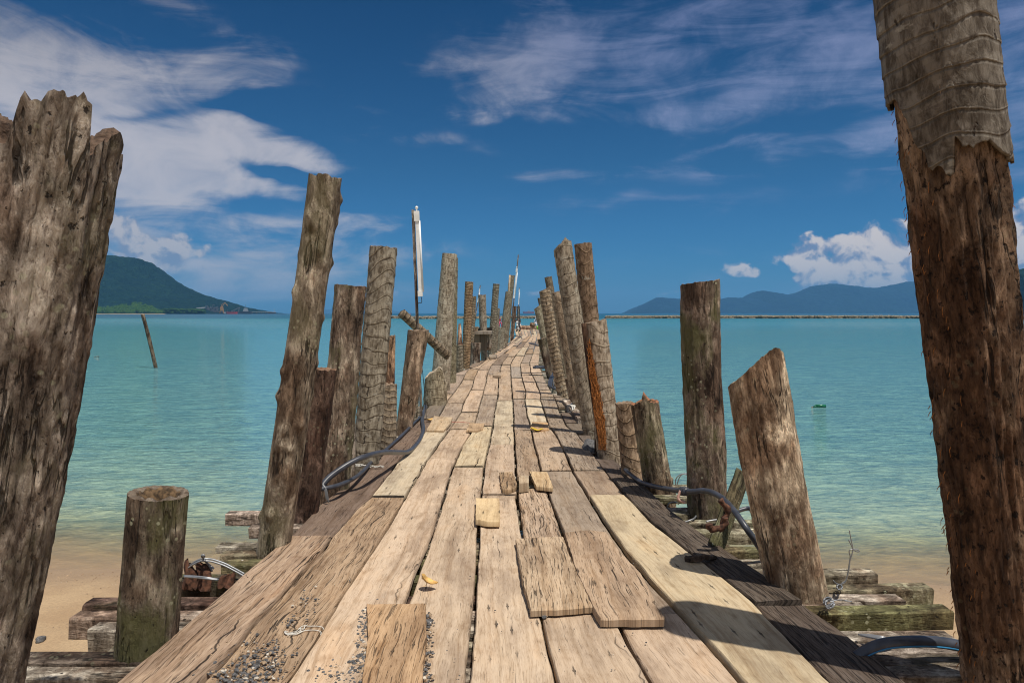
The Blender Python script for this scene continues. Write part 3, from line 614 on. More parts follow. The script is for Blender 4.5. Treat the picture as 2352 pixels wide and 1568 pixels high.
# patch boards nailed on top
def slab(poly, z0, z1, seed, name='patch_board', tint=TN, A=.4, label=None, wob=.006, n=14, top=None):
    """flat board with a traced, slightly ragged outline"""
    P = [on(x, y, z1) for x, y in poly]; pts = []
    for i, p in enumerate(P):
        q = P[(i + 1) % len(P)]; m_ = max(2, int((q - p).length / .03))
        nrm = Vector((-(q - p).y, (q - p).x, 0)).normalized()
        for j in range(m_):
            t = j / m_; r_ = p.lerp(q, t); pts.append(r_ + nrm * wob * (0 if j == 0 else 1) * (N3(r_.x * 14, r_.y * 14, seed) + .5 * N3(r_.x * 50, r_.y * 50, seed)))
    c = sum(pts, Vector()) / len(pts); vs, fs, uv = [], [], []; m_ = len(pts); e = .006
    lev = [(1.0, z0 - z1), (1.0, -.007), (1 - e * 2.2, 0), (.8, 0), (.5, 0), (.2, 0)]
    for f, dz in lev:
        for p in pts:
            q = c + (p - c) * f; z = z1 + dz + (.004 * N3(q.x * 4, q.y * 2, seed) + (.002 * N3(q.x * 25, q.y * 6, seed) if dz == 0 else 0)) * (1 if dz > z0 - z1 + .001 else 0)
            vs.append((q.x, q.y, z)); uv.append((q.y, q.x - c.x))
    for i in range(len(lev) - 1):
        for k_ in range(m_): fs.append((i * m_ + k_, i * m_ + (k_ + 1) % m_, (i + 1) * m_ + (k_ + 1) % m_, (i + 1) * m_ + k_))
    vs.append((c.x, c.y, z1)); uv.append((c.y, 0)); 
    for k_ in range(m_): fs.append(((len(lev) - 1) * m_ + k_, (len(lev) - 1) * m_ + (k_ + 1) % m_, len(vs) - 1))
    fs.append(tuple(reversed(range(m_))))
    mbs = MB(); mbs.add(vs, fs, uv); o = mbs.build(name, M['plank'], jetty, color=(*(min(.8, v * k_) for v, k_ in zip(tint, (1.12, 1.08, 1.02))), A), sharp=38)
    bmfix(o)
    if label: o['label'] = label
    return o
import bmesh
def bmfix(o):
    b = bmesh.new(); b.from_mesh(o.data); bmesh.ops.recalc_face_normals(b, faces=b.faces); b.to_mesh(o.data); b.free()
def tl(k, *pts): return [T(k, x, y) for x, y in pts]
slab(tl('P', (318, 690), (500, 678), (690, 676), (790, 930), (925, 1222), (680, 1240), (436, 1252), (405, 1130), (365, 1000), (345, 850)), .016, .052, 3, tint=(.47, .37, .265), A=.8, label='square cracked patch board nailed over the centre boards')
slab(tl('P', (700, 640), (900, 622), (1030, 640), (1130, 790), (1300, 960), (1410, 1165), (1380, 1180), (1492, 1290), (1480, 1318), (1230, 1322), (985, 1318), (925, 1220), (800, 950)), .016, .058, 5, tint=(.42, .32, .23), A=.6, label='long knotty patch board with a knot hole near its worn end')
slab([(842, 1384), (905, 1385), (978, 1384), (980, 1470), (968, 1575), (958, 1640), (815, 1640), (835, 1540), (845, 1460)], .006, .042, 8, tint=(.47, .33, .205), A=.7, label='narrow split patch board at the bottom of the picture')
slab(tl('M', (987, 962), (1170, 962), (1176, 1050), (1174, 1146), (1070, 1145), (985, 1130)), .016, .056, 9, tint=(.60, .47, .29), A=.1, label='small pale square block nailed at a board joint', wob=.003)
slab(tl('M', (1170, 758), (1275, 755), (1310, 850), (1300, 880), (1260, 896), (1192, 896)), .016, .048, 10, tint=(.42, .31, .2), A=.9, label='small chipped brown block left of the broken board')
slab(tl('M', (1325, 785), (1400, 782), (1402, 842), (1325, 848)), .004, .085, 11, tint=(.5, .42, .31), A=.4, label='thick little block standing in the gap')
slab(tl('M', (1405, 750), (1545, 758), (1592, 872), (1585, 884), (1460, 870), (1430, 810)), .016, .050, 12, tint=(.52, .40, .25), A=.5, label='small tan block right of the broken board')
slab(tl('M', (660, 318), (805, 330), (790, 370), (735, 432), (600, 428)), .012, .042, 13, tint=(.48, .385, .27), A=.3)
slab(tl('M', (935, 374), (1055, 376), (1040, 420), (1000, 434), (913, 432)), .012, .038, 14, tint=(.46, .34, .22), A=.3)
slab(tl('M', (1430, 365), (1550, 372), (1562, 420), (1500, 428), (1412, 415)), .012, .036, 15, tint=(.53, .36, .20), A=.3)
slab(tl('N', (1100, 815), (1185, 815), (1190, 868), (1060, 862)), .012, .07, 16, tint=(.36, .29, .22), A=.4)
slab(tl('N', (1000, 540), (1130, 535), (1115, 580), (1010, 582)), .012, .09, 17, tint=(.3, .26, .21), A=.4)
# cross timbers under the boards
def timber(a, b, w, h, seed, name='cross_beam', parent=None, tint=(.36, .32, .25), moss=.5, matk='beam', label=None, n=26):
    """squared timber from a to b (centre line of the top face)"""
    a, b = Vector(a), Vector(b); d = (b - a); ln = d.length; d.normalize(); side = Vector((d.y, -d.x, 0)).normalized(); up = side.cross(d).normalized()
    if up.z < 0: up = -up
    ch = min(w, h) * .08
    prof = [(-.5 * w, -h), (-.5 * w, -ch), (-.5 * w + ch, 0), (-.17 * w, 0), (.17 * w, 0), (.5 * w - ch, 0), (.5 * w, -ch), (.5 * w, -h)]
    vs, fs, uv = [], [], []
    per = 0; pu = []
    for i, (x, z) in enumerate(prof):
        if i: per += math.hypot(x - prof[i - 1][0], z - prof[i - 1][1])
        pu.append(per)
    for i in range(n + 1):
        t = i / n; c = a + d * ln * t
        for (x, z), u_ in zip(prof, pu):
            j = .004 * N3(t * ln * 3, x * 20 + seed, z * 20) + .002 * N3(t * ln * 14, x * 30 + seed, z * 30)
            e = (.01 * N3(x * 20, z * 20, seed + i) if i in (0, n) else 0)
            vs.append(c + side * (x + j) + up * (z + j) + d * e); uv.append((u_ + seed, t * ln) if matk != 'plank' else (t * ln, u_))
    m_ = len(prof)
    for i in range(n):
        for k_ in range(m_): fs.append((i * m_ + k_, i * m_ + (k_ + 1) % m_, (i + 1) * m_ + (k_ + 1) % m_, (i + 1) * m_ + k_))
    fs += [tuple(range(m_ - 1, -1, -1)), tuple(n * m_ + k_ for k_ in range(m_))]
    mbs = MB(); mbs.add(vs, fs, [(q[1], q[0]) for q in uv] if matk == 'beam' else uv)
    o = mbs.build(name, M[matk], parent if parent is not None else jetty, color=(*tint, moss), sharp=32); bmfix(o)
    if label: o['label'] = label
    return o
def beam_px(x0, x1, ytop, ythick, z, tint, moss, seed, dy=0.0, wid=.12, label=None, name='cross_beam'):
    """cross timber whose near top edge is seen at image row ytop from x0 to x1, face ythick rows tall"""
    p = on(x0, ytop, z); q = on(x1, ytop + dy, z); h = max(.05, ythick * p.y / F * .97)
    off = Vector((0, wid / 2, 0))
    return timber(p + off, q + off, wid, h, seed, tint=tint, moss=moss, label=label)
# ---- timbers that stick out on the left and right (traced), then regular ones farther out
LB = [(-140, 1556, 44, (.40, .36, .29), .2), (-160, 1521, 17, (.13, .10, .075), .2), (241, 1500, 20, (.36, .33, .24), .6), (200, 1447, 50, (.42, .38, .31), .1),
      (156, 1420, 50, (.46, .37, .29), 0), (188, 1389, 12, (.17, .10, .07), .3), (400, 1332, 46, (.11, .095, .07), 1.0), (508, 1296, 33, (.25, .22, .10), 1.0),
      (504, 1276, 17, (.32, .28, .17), .9), (495, 1256, 15, (.36, .33, .26), .4), (517, 1180, 28, (.42, .34, .28), 0), (570, 1212, 25, (.36, .29, .23), 0), (668, 1194, 13, (.28, .22, .17), .1)]
for i, (x, y, th, tint, ms) in enumerate(LB):
    p = on(x, y, -.052 - .003 * (i % 3)); q = Vector((-.06 - .04 * (i % 2), p.y + .02 * ((i * 7) % 3 - 1), p.z)); h = max(.045, th * p.y / F)
    o = timber(p + Vector((0, .055, 0)), q + Vector((0, .055, 0)), .11, h, i * 3.1, tint=tint, moss=ms)
    if i == 6: o['label'] = 'lichen spotted dark cross timber behind the stump'
RB = [(2144, 1352, 1376, 36, (.30, .28, .17), 1.0), (2081, 1380, 1386, 17, (.50, .44, .36), 0), (1991, 1394, 1397, 8, (.46, .41, .34), 0), (2190, 1404, 1420, 43, (.20, .20, .075), .9),
      (2200, 1470, 1474, 14, (.46, .42, .35), .1), (2230, 1500, 1504, 22, (.40, .34, .28), 0), (2230, 1527, 1530, 12, (.22, .18, .14), .3), (2230, 1552, 1556, 30, (.36, .33, .28), 0),
      (2016, 1318, 1322, 30, (.36, .33, .24), .2), (1790, 1296, 1298, 20, (.44, .41, .32), .5), (1775, 1266, 1268, 24, (.27, .26, .12), 1.0), (1760, 1223, 1226, 28, (.40, .38, .26), .5),
      (1742, 1202, 1204, 13, (.34, .34, .24), .8), (1600, 1173, 1175, 16, (.40, .38, .33), 0), (1592, 1143, 1145, 14, (.34, .32, .22), .7), (1594, 1118, 1120, 12, (.38, .36, .26), .6)]
for i, (x, y, yl, th, tint, ms) in enumerate(RB):
    z = -.052 - .003 * (i % 3); p = on(x, y, z); ql = on(1200, yl, z); q = Vector((.06 + .03 * (i % 2), ql.y, z)); h = max(.04, th * p.y / F)
    o = timber(q + Vector((0, .055, 0)), p + Vector((0, .055, 0)), .11, h, i * 2.7 + 50, tint=tint, moss=ms)
    if i == 3: o['label'] = 'thick green algae-stained cross timber in the right foreground'
    if i == 0: o['label'] = 'long mossy cross timber with a bolt scar near its end'
edgeL = lambda Y: on(interp(SEAM[0], 719 + F * H / Y * .999), 719 + F * H / Y).x
edgeR = lambda Y: on(interp(SEAM[9] if Y < 12.2 else SEAM[8], 719 + F * H / Y), 719 + F * H / Y).x
Y = 5.65; i = 0; rb_ = random.Random(77)
while Y < 66:
    a = edgeL(Y) - rb_.uniform(.05, .38) * (1 if Y < 25 else .6); b_ = edgeR(Y) + rb_.uniform(.05, .5) * (1 if Y < 25 else .6)
    t0 = rb_.choice([(.44, .40, .32), (.36, .33, .25), (.30, .27, .2), (.5, .45, .37)])
    if Y < 30: timber((a, Y, -.053 - .003 * (i % 3)), (b_, Y + rb_.uniform(-.08, .08), -.055), rb_.uniform(.09, .12), rb_.uniform(.07, .14), i * 1.9 + 90, tint=t0, moss=rb_.uniform(0, .7), n=18)
    i += 1; Y += (.50 if Y < 12 else .85) * rb_.uniform(.75, 1.25)
for X0, X1 in ((-1.05, -.3), (.0, .02), (1.0, .35)):       # stringers below the cross timbers
    for s0, s1 in ((1.2, 9.0), (9.02, 26.0)):
        f = lambda y: X0 + (X1 - X0) * max(0, (y - 6) / 20)
        timber((f(s0), s0, -.205), (f(s1), s1, -.205), .13, .16, s0 * 3 + X0, name='stringer', tint=(.22, .18, .13), moss=.4, n=40)

# ================================================================== posts
RINGT = {}
def post(name, label, b, Yb, wb, t, Yt, wt, kind='log', tint=(.36, .29, .22), alpha=.4, prof=None, jag=.012, cut=(.30, .22, .15), hollow=.01, knots=0, seed=1.0,
         group='posts along the jetty', ground=-1.75, mid=None, rough=1.0, cat='post', mk='log', tilt=0.0):
    B, Tp = at(b[0], b[1], Yb * H), at(t[0], t[1], Yt * H); cb = Vector((B.x, B.y)).normalized().y; ct = Vector((Tp.x, Tp.y)).normalized(); rb, rt = wb / 2 * Yb * H / F * cb, wt / 2 * Yt * H / F * ct.y
    ax = (Tp - B).normalized(); L0 = (Tp - B).length
    base = B + ax * ((ground - B.z) / ax.z); L = (Tp - base).length
    ex = (Vector((1, 0, 0)) - ax * ax.x).normalized(); ey = ax.cross(ex)
    rootp = base + ax * ((-.05 - ground) / ax.z) if False else base
    ob = empty(name, (rootp.x, rootp.y, max(rootp.z, ground)), label, cat, group)
    wpx = max(wb, wt); N = int(max(18, min(190, wpx * .8))); rows = int(max(24, min(420, L / (Yb * H) * F / (3.0 if wpx > 60 else 4.5))))
    bend = Vector((N3(seed, 1.1) * .06, N3(seed, 2.2) * .03, 0)) * L0 * (.35 if mid is None else 0)
    if mid is not None:
        Mp = at(mid[0], mid[1], (Yb + Yt) / 2 * H); tm = (Mp - base).dot(ax) / L; bend = (Mp - (base + ax * L * tm)) / max(.05, 4 * tm * (1 - tm))
    rk = random.Random(int(seed * 100)); kn = [(rk.uniform(0, 6.28), rk.uniform(0, L), rk.uniform(.5, 1.2)) for _ in range(knots)]
    sp = alpha
    if kind == 'palm': spc = sp
    vs, uv, uv2 = [], [], []
    prof = prof or [(-1, 0), (1, 0)]
    def toff(th):
        xf = max(-1, min(1, math.cos(th) * ct.y - math.sin(th) * ct.x)); d = -interp(prof, xf) * Yt * H / F
        d += tilt * (-math.cos(th) * ct.x - math.sin(th) * ct.y)
        return d + jag * (N3(math.cos(th) * 3, math.sin(th) * 3, seed) + .5 * N3(math.cos(th) * 11, math.sin(th) * 11, seed) + .3 * N3(math.cos(th) * 27, math.sin(th) * 27, seed))
    TH = [math.pi / 2 + 2 * math.pi * k / N for k in range(N + 1)]
    for j in range(rows + 1):
        for th in TH:
            c_, s_ = math.cos(th), math.sin(th); Lt = L + toff(th) if True else L
            hgt = Lt * (j / rows); v = L - hgt; f = min(1, hgt / L)
            lo = (L - L0) / L; r_ = rb if f < lo else rb + (rt - rb) * (f - lo) / (1 - lo)
            tt = 0
            if kind == 'log':
                r_ *= 1 + (.055 * (1 - rough) if rough > 1.3 else 0) * N3(c_ * 1.1 + seed, s_ * 1.1, v * 1.3) + rough * (.055 * N3(c_ * 1.1 + seed, s_ * 1.1, v * 1.3) + .05 * N3(c_ * 3.6 + seed, s_ * 3.6, v * .8) + .034 * N3(c_ * 9, s_ * 9, v * 1.8 + seed) + .018 * N3(c_ * 22, s_ * 22, v * 6 + seed) + .012 * N3(c_ * 40, s_ * 40, v * 30) + .03 * N3(c_ * 6, s_ * 6, v * 7 + seed) + .022 * N3(c_ * 14, s_ * 14, v * 15)) * 1.0
                gr_ = max(0, 1 - abs(N3(c_ * 5 + seed, s_ * 5, v * .5)) / .045) * max(0, min(1, 3 * N3(c_ * 1.7, s_ * 1.7, v * .9 + seed) + .2)); r_ *= 1 - .07 * rough * gr_
                for kt, kv, ka in kn:
                    d2 = ((math.atan2(math.sin(th - kt), math.cos(th - kt)) * r_) ** 2 + ((v - kv) * .75) ** 2)
                    if d2 < .02: r_ += .024 * ka * math.exp(-d2 / .0009)
            else:
                r_ *= 1 + rough * (.035 * N3(c_ * 1.1 + seed, s_ * 1.1, v * 1.3) + .012 * N3(c_ * 6, s_ * 6, v * 5 + seed) + .008 * N3(c_ * 20, s_ * 20, v * 20))
                tt = v / spc + 1.0 * N3(c_ * .6 + seed, s_ * .6, v * 1.5) + .10 * N3(c_ * 2.0, s_ * 2.0, v * 6 + seed)
                ff = tt - math.floor(tt); fq = (ff + .5) % 1.0; r_ += min(.0075, spc * .085) * (fq ** 3) * (.75 + .8 * N3(c_ * 2, s_ * 2, math.floor(tt + .5) * 3.1))
            p = base + ax * hgt + bend * 4 * f * (1 - f) + (ex * c_ + ey * s_) * r_
            vs.append(p); uv.append((th * rb, v)); uv2.append((th * rb, tt))
    fs = []; w = N + 1
    for j in range(rows):
        for k_ in range(N): a = j * w + k_; fs.append((a, a + 1, a + w + 1, a + w))
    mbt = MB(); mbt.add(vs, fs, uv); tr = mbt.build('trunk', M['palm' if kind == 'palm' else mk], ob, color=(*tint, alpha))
    l2 = tr.data.uv_layers.new(name='Ring')
    for lp in tr.data.loops: l2.data[lp.index].uv = uv2[lp.vertex_index]
    # cut top
    ring = vs[rows * w:rows * w + N]; c = sum(ring, Vector()) / N; cv, cf = [], []
    levels = [(1.0, 0), (.93, -.003), (.8, -.25), (.62, -.75), (.4, -1.0), (.15, -1.05)]
    if hollow > .05: levels = [(1.0, 0), (.9, .0), (.74, -.02), (.64, -.4), (.55, -1.0), (.3, -1.2)]
    for f, d in levels:
        for q in ring:
            p = c + (q - c) * f; cv.append(p + ax * (d * hollow + (.006 * N3(p.x * 30, p.y * 30, seed) if 0 < f < 1 else 0) * (1 + hollow * 20)))
    for i_ in range(len(levels) - 1):
        for k_ in range(N): cf.append((i_ * N + k_, i_ * N + (k_ + 1) % N, (i_ + 1) * N + (k_ + 1) % N, (i_ + 1) * N + k_))
    cv.append(c + ax * (-1.05 * hollow)); ci = len(cv) - 1
    for k_ in range(N): cf.append(((len(levels) - 1) * N + k_, (len(levels) - 1) * N + (k_ + 1) % N, ci))
    mbc = MB(); mbc.add(cv, cf)
    if hollow > .07: mbc.mi = [1 if i_ < 2 * N else 0 for i_ in range(len(cf))]
    mbc.build('cut_top', [M['rot' if hollow > .07 else 'cut'], M['cut']], ob, color=(*cut, 1))
    ob['_frame'] = 0; del ob['_frame']
    return ob, dict(base=base, ax=ax, ex=ex, ey=ey, L=L, rb=rb, rt=rt, bend=bend)

P = post
LG, GL, GR2 = (.36, .29, .22), 'posts along the left edge of the jetty', 'posts along the right edge of the jetty'
# ---- left row, near to far
P('wooden_post', 'huge broken-topped grey trunk leaning in at the left edge of the photo', (-106, 1500), 1.42, 325, (112, 330), 1.42, 345, tint=(.34, .29, .235), alpha=.45, seed=2.3, group=GL, jag=.05, hollow=.12, rough=1.35, mid=(20, 950),
  prof=[(-1, -10), (-.75, 0), (-.62, -20), (-.55, 25), (-.46, 22), (-.42, -40), (-.36, -80), (-.16, -90), (-.08, -108), (.08, -106), (.3, -98), (.46, -86), (.49, 4), (.6, -10), (.68, -36), (.74, -20), (.84, -50), (.92, -20), (1, 6)], cut=(.14, .09, .06))
P('wooden_stump', 'short mossy hollow stump standing on the beams in the left foreground', (337, 1470), 2.07, 150, (365, 1132), 2.07, 146, tint=(.28, .24, .175), alpha=1.0, seed=3.1, group=GL, jag=.006, hollow=.14, cut=(.20, .16, .12), rough=.75)
P('wooden_post', 'tallest knobbly bare pole leaning right in the left row', (627, 1231), 2.93, 78, (747, 408), 2.93, 74, tint=(.36, .305, .225), alpha=.45, mk='bare', seed=4.7, group=GL, knots=46, jag=.02, mid=(694, 800), rough=.55)
P('wooden_post', 'rotten red-brown post right behind the tall knobbly pole', (702, 1150), 3.42, 68, (740, 846), 3.42, 66, tint=(.17, .10, .065), alpha=.2, seed=5.2, group=GL, jag=.012, cut=(.25, .15, .09), rough=1.2)
P('wooden_post', 'thick flat-topped brown post with whitish streaks behind the knobbly pole', (772, 1090), 3.9, 74, (806, 656), 3.9, 72, tint=(.33, .265, .19), alpha=.75, seed=6.9, group=GL, jag=.01, mid=(786, 880), rough=1.4)
P('wooden_post', 'thin grey stake peeping out beside the thick flat-topped brown post', (806, 1060), 4.2, 20, (805, 942), 4.2, 24, tint=(.40, .34, .27), alpha=.3, seed=7.7, group=GL, rough=.6)
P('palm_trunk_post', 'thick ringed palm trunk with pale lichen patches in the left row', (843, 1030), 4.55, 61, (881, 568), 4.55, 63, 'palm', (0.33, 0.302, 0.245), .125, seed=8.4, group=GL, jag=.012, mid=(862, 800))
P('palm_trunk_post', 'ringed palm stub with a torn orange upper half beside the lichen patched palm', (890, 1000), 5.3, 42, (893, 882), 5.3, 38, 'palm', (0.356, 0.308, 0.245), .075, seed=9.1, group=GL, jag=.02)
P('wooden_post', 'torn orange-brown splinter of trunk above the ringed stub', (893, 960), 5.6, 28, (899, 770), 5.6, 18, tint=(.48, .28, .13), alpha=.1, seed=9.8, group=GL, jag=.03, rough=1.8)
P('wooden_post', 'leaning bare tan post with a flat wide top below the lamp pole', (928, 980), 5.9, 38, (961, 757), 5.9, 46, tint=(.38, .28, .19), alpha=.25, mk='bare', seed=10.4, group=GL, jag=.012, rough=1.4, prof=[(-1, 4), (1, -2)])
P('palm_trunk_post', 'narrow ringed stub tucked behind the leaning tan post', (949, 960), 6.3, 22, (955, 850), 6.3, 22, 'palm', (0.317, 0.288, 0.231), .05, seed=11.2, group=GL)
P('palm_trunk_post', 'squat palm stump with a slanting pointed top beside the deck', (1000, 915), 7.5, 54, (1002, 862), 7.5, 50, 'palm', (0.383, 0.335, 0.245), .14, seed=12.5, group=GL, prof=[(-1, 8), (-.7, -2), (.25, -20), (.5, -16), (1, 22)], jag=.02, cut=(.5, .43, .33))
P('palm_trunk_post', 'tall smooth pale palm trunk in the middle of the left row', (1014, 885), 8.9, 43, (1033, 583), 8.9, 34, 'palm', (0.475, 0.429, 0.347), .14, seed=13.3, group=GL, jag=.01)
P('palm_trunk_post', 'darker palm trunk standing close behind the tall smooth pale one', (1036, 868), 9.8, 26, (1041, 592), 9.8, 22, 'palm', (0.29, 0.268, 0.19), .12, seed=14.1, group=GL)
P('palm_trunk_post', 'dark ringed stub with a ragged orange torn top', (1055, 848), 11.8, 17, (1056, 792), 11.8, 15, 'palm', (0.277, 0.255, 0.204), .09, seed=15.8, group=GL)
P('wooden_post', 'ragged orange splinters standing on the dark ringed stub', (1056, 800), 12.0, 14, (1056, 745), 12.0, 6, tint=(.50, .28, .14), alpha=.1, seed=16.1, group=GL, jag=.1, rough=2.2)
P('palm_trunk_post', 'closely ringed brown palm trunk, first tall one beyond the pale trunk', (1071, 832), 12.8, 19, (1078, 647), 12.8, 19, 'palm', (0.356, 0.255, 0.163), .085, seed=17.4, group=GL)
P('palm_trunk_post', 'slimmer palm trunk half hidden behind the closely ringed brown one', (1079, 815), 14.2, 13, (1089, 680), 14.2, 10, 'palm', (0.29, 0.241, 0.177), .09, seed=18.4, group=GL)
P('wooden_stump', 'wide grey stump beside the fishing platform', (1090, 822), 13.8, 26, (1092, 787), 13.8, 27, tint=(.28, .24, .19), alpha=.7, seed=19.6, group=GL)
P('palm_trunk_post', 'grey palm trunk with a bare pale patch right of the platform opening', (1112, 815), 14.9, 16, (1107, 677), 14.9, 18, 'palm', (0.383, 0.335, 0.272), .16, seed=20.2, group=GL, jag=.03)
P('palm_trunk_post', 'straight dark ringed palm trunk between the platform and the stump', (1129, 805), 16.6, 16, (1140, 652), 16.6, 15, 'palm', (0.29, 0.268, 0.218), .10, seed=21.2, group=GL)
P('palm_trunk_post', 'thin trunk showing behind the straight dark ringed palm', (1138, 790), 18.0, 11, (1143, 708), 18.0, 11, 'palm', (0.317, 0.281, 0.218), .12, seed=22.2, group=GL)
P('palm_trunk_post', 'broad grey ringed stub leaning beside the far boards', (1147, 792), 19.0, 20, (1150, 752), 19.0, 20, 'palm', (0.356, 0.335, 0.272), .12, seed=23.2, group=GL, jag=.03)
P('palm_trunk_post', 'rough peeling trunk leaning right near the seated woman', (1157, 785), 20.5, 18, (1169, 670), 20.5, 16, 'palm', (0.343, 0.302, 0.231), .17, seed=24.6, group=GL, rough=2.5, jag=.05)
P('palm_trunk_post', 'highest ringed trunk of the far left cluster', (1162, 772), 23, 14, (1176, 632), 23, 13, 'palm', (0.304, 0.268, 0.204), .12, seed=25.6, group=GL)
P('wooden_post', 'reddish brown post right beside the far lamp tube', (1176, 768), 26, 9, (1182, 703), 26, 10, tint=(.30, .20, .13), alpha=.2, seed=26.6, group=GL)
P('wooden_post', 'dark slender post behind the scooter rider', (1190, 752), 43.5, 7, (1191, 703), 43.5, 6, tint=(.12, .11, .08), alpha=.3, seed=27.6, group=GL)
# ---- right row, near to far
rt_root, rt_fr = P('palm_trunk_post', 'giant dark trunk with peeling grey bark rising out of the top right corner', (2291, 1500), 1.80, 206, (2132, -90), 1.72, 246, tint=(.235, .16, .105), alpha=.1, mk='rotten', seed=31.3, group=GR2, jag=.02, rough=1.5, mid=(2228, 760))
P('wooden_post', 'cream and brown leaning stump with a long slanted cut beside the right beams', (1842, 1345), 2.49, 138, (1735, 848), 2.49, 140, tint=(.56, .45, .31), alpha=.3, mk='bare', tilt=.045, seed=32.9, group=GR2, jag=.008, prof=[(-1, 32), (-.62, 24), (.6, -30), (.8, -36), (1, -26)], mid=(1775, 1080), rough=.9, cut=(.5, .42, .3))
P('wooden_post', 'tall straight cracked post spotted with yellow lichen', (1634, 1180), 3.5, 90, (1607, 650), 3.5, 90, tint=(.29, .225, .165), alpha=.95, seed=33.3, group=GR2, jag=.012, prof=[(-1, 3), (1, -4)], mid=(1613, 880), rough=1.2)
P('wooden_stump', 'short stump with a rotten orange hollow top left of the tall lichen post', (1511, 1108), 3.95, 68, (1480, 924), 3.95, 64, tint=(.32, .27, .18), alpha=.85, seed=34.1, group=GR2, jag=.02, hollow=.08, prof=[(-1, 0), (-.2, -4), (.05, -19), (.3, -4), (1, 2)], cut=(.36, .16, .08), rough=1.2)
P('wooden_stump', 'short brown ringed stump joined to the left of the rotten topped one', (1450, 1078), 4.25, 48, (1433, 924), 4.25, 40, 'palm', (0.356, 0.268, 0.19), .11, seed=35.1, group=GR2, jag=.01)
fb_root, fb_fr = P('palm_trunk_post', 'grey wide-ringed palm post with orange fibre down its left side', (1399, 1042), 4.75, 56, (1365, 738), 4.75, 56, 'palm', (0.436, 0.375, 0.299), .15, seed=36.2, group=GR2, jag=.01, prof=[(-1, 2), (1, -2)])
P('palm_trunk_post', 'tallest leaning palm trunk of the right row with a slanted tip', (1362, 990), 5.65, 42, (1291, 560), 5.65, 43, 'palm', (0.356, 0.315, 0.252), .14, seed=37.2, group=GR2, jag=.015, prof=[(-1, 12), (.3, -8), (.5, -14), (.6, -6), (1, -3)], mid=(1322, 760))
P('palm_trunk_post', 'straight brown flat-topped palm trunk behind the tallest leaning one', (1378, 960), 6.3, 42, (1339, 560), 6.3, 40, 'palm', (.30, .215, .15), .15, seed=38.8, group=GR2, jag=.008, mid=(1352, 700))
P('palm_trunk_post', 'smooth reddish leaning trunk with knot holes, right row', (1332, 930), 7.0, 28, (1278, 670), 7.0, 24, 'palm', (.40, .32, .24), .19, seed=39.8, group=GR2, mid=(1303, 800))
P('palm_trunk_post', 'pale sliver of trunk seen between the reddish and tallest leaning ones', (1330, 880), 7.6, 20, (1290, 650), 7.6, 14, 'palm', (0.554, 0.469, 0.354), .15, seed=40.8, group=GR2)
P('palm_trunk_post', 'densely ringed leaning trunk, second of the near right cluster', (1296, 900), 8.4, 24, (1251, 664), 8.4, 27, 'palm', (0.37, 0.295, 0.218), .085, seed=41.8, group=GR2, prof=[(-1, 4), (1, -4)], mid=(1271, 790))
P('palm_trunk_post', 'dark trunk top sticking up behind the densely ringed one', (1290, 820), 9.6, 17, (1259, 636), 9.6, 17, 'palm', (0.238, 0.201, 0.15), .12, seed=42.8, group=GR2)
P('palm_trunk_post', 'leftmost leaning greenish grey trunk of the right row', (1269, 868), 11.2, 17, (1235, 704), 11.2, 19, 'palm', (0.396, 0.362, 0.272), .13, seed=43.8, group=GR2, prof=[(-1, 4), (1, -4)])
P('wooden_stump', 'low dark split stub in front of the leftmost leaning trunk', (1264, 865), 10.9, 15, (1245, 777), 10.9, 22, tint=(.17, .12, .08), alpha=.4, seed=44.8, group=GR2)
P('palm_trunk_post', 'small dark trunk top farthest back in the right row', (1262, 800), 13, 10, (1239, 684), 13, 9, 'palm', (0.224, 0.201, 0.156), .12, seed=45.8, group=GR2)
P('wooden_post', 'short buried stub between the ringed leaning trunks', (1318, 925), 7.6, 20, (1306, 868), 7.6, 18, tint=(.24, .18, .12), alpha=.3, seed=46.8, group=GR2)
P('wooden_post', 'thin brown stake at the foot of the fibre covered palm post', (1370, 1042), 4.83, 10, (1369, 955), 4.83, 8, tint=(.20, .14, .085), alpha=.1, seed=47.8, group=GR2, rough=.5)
P('mooring_pole', 'thin crooked pole standing alone in the water on the left', (357, 850), 20.6, 9, (328, 722), 20.6, 9, tint=(.22, .17, .11), alpha=.3, seed=48.8, group=None, ground=-2.4, cat='pole', rough=1.6, mid=(343, 780))
del P

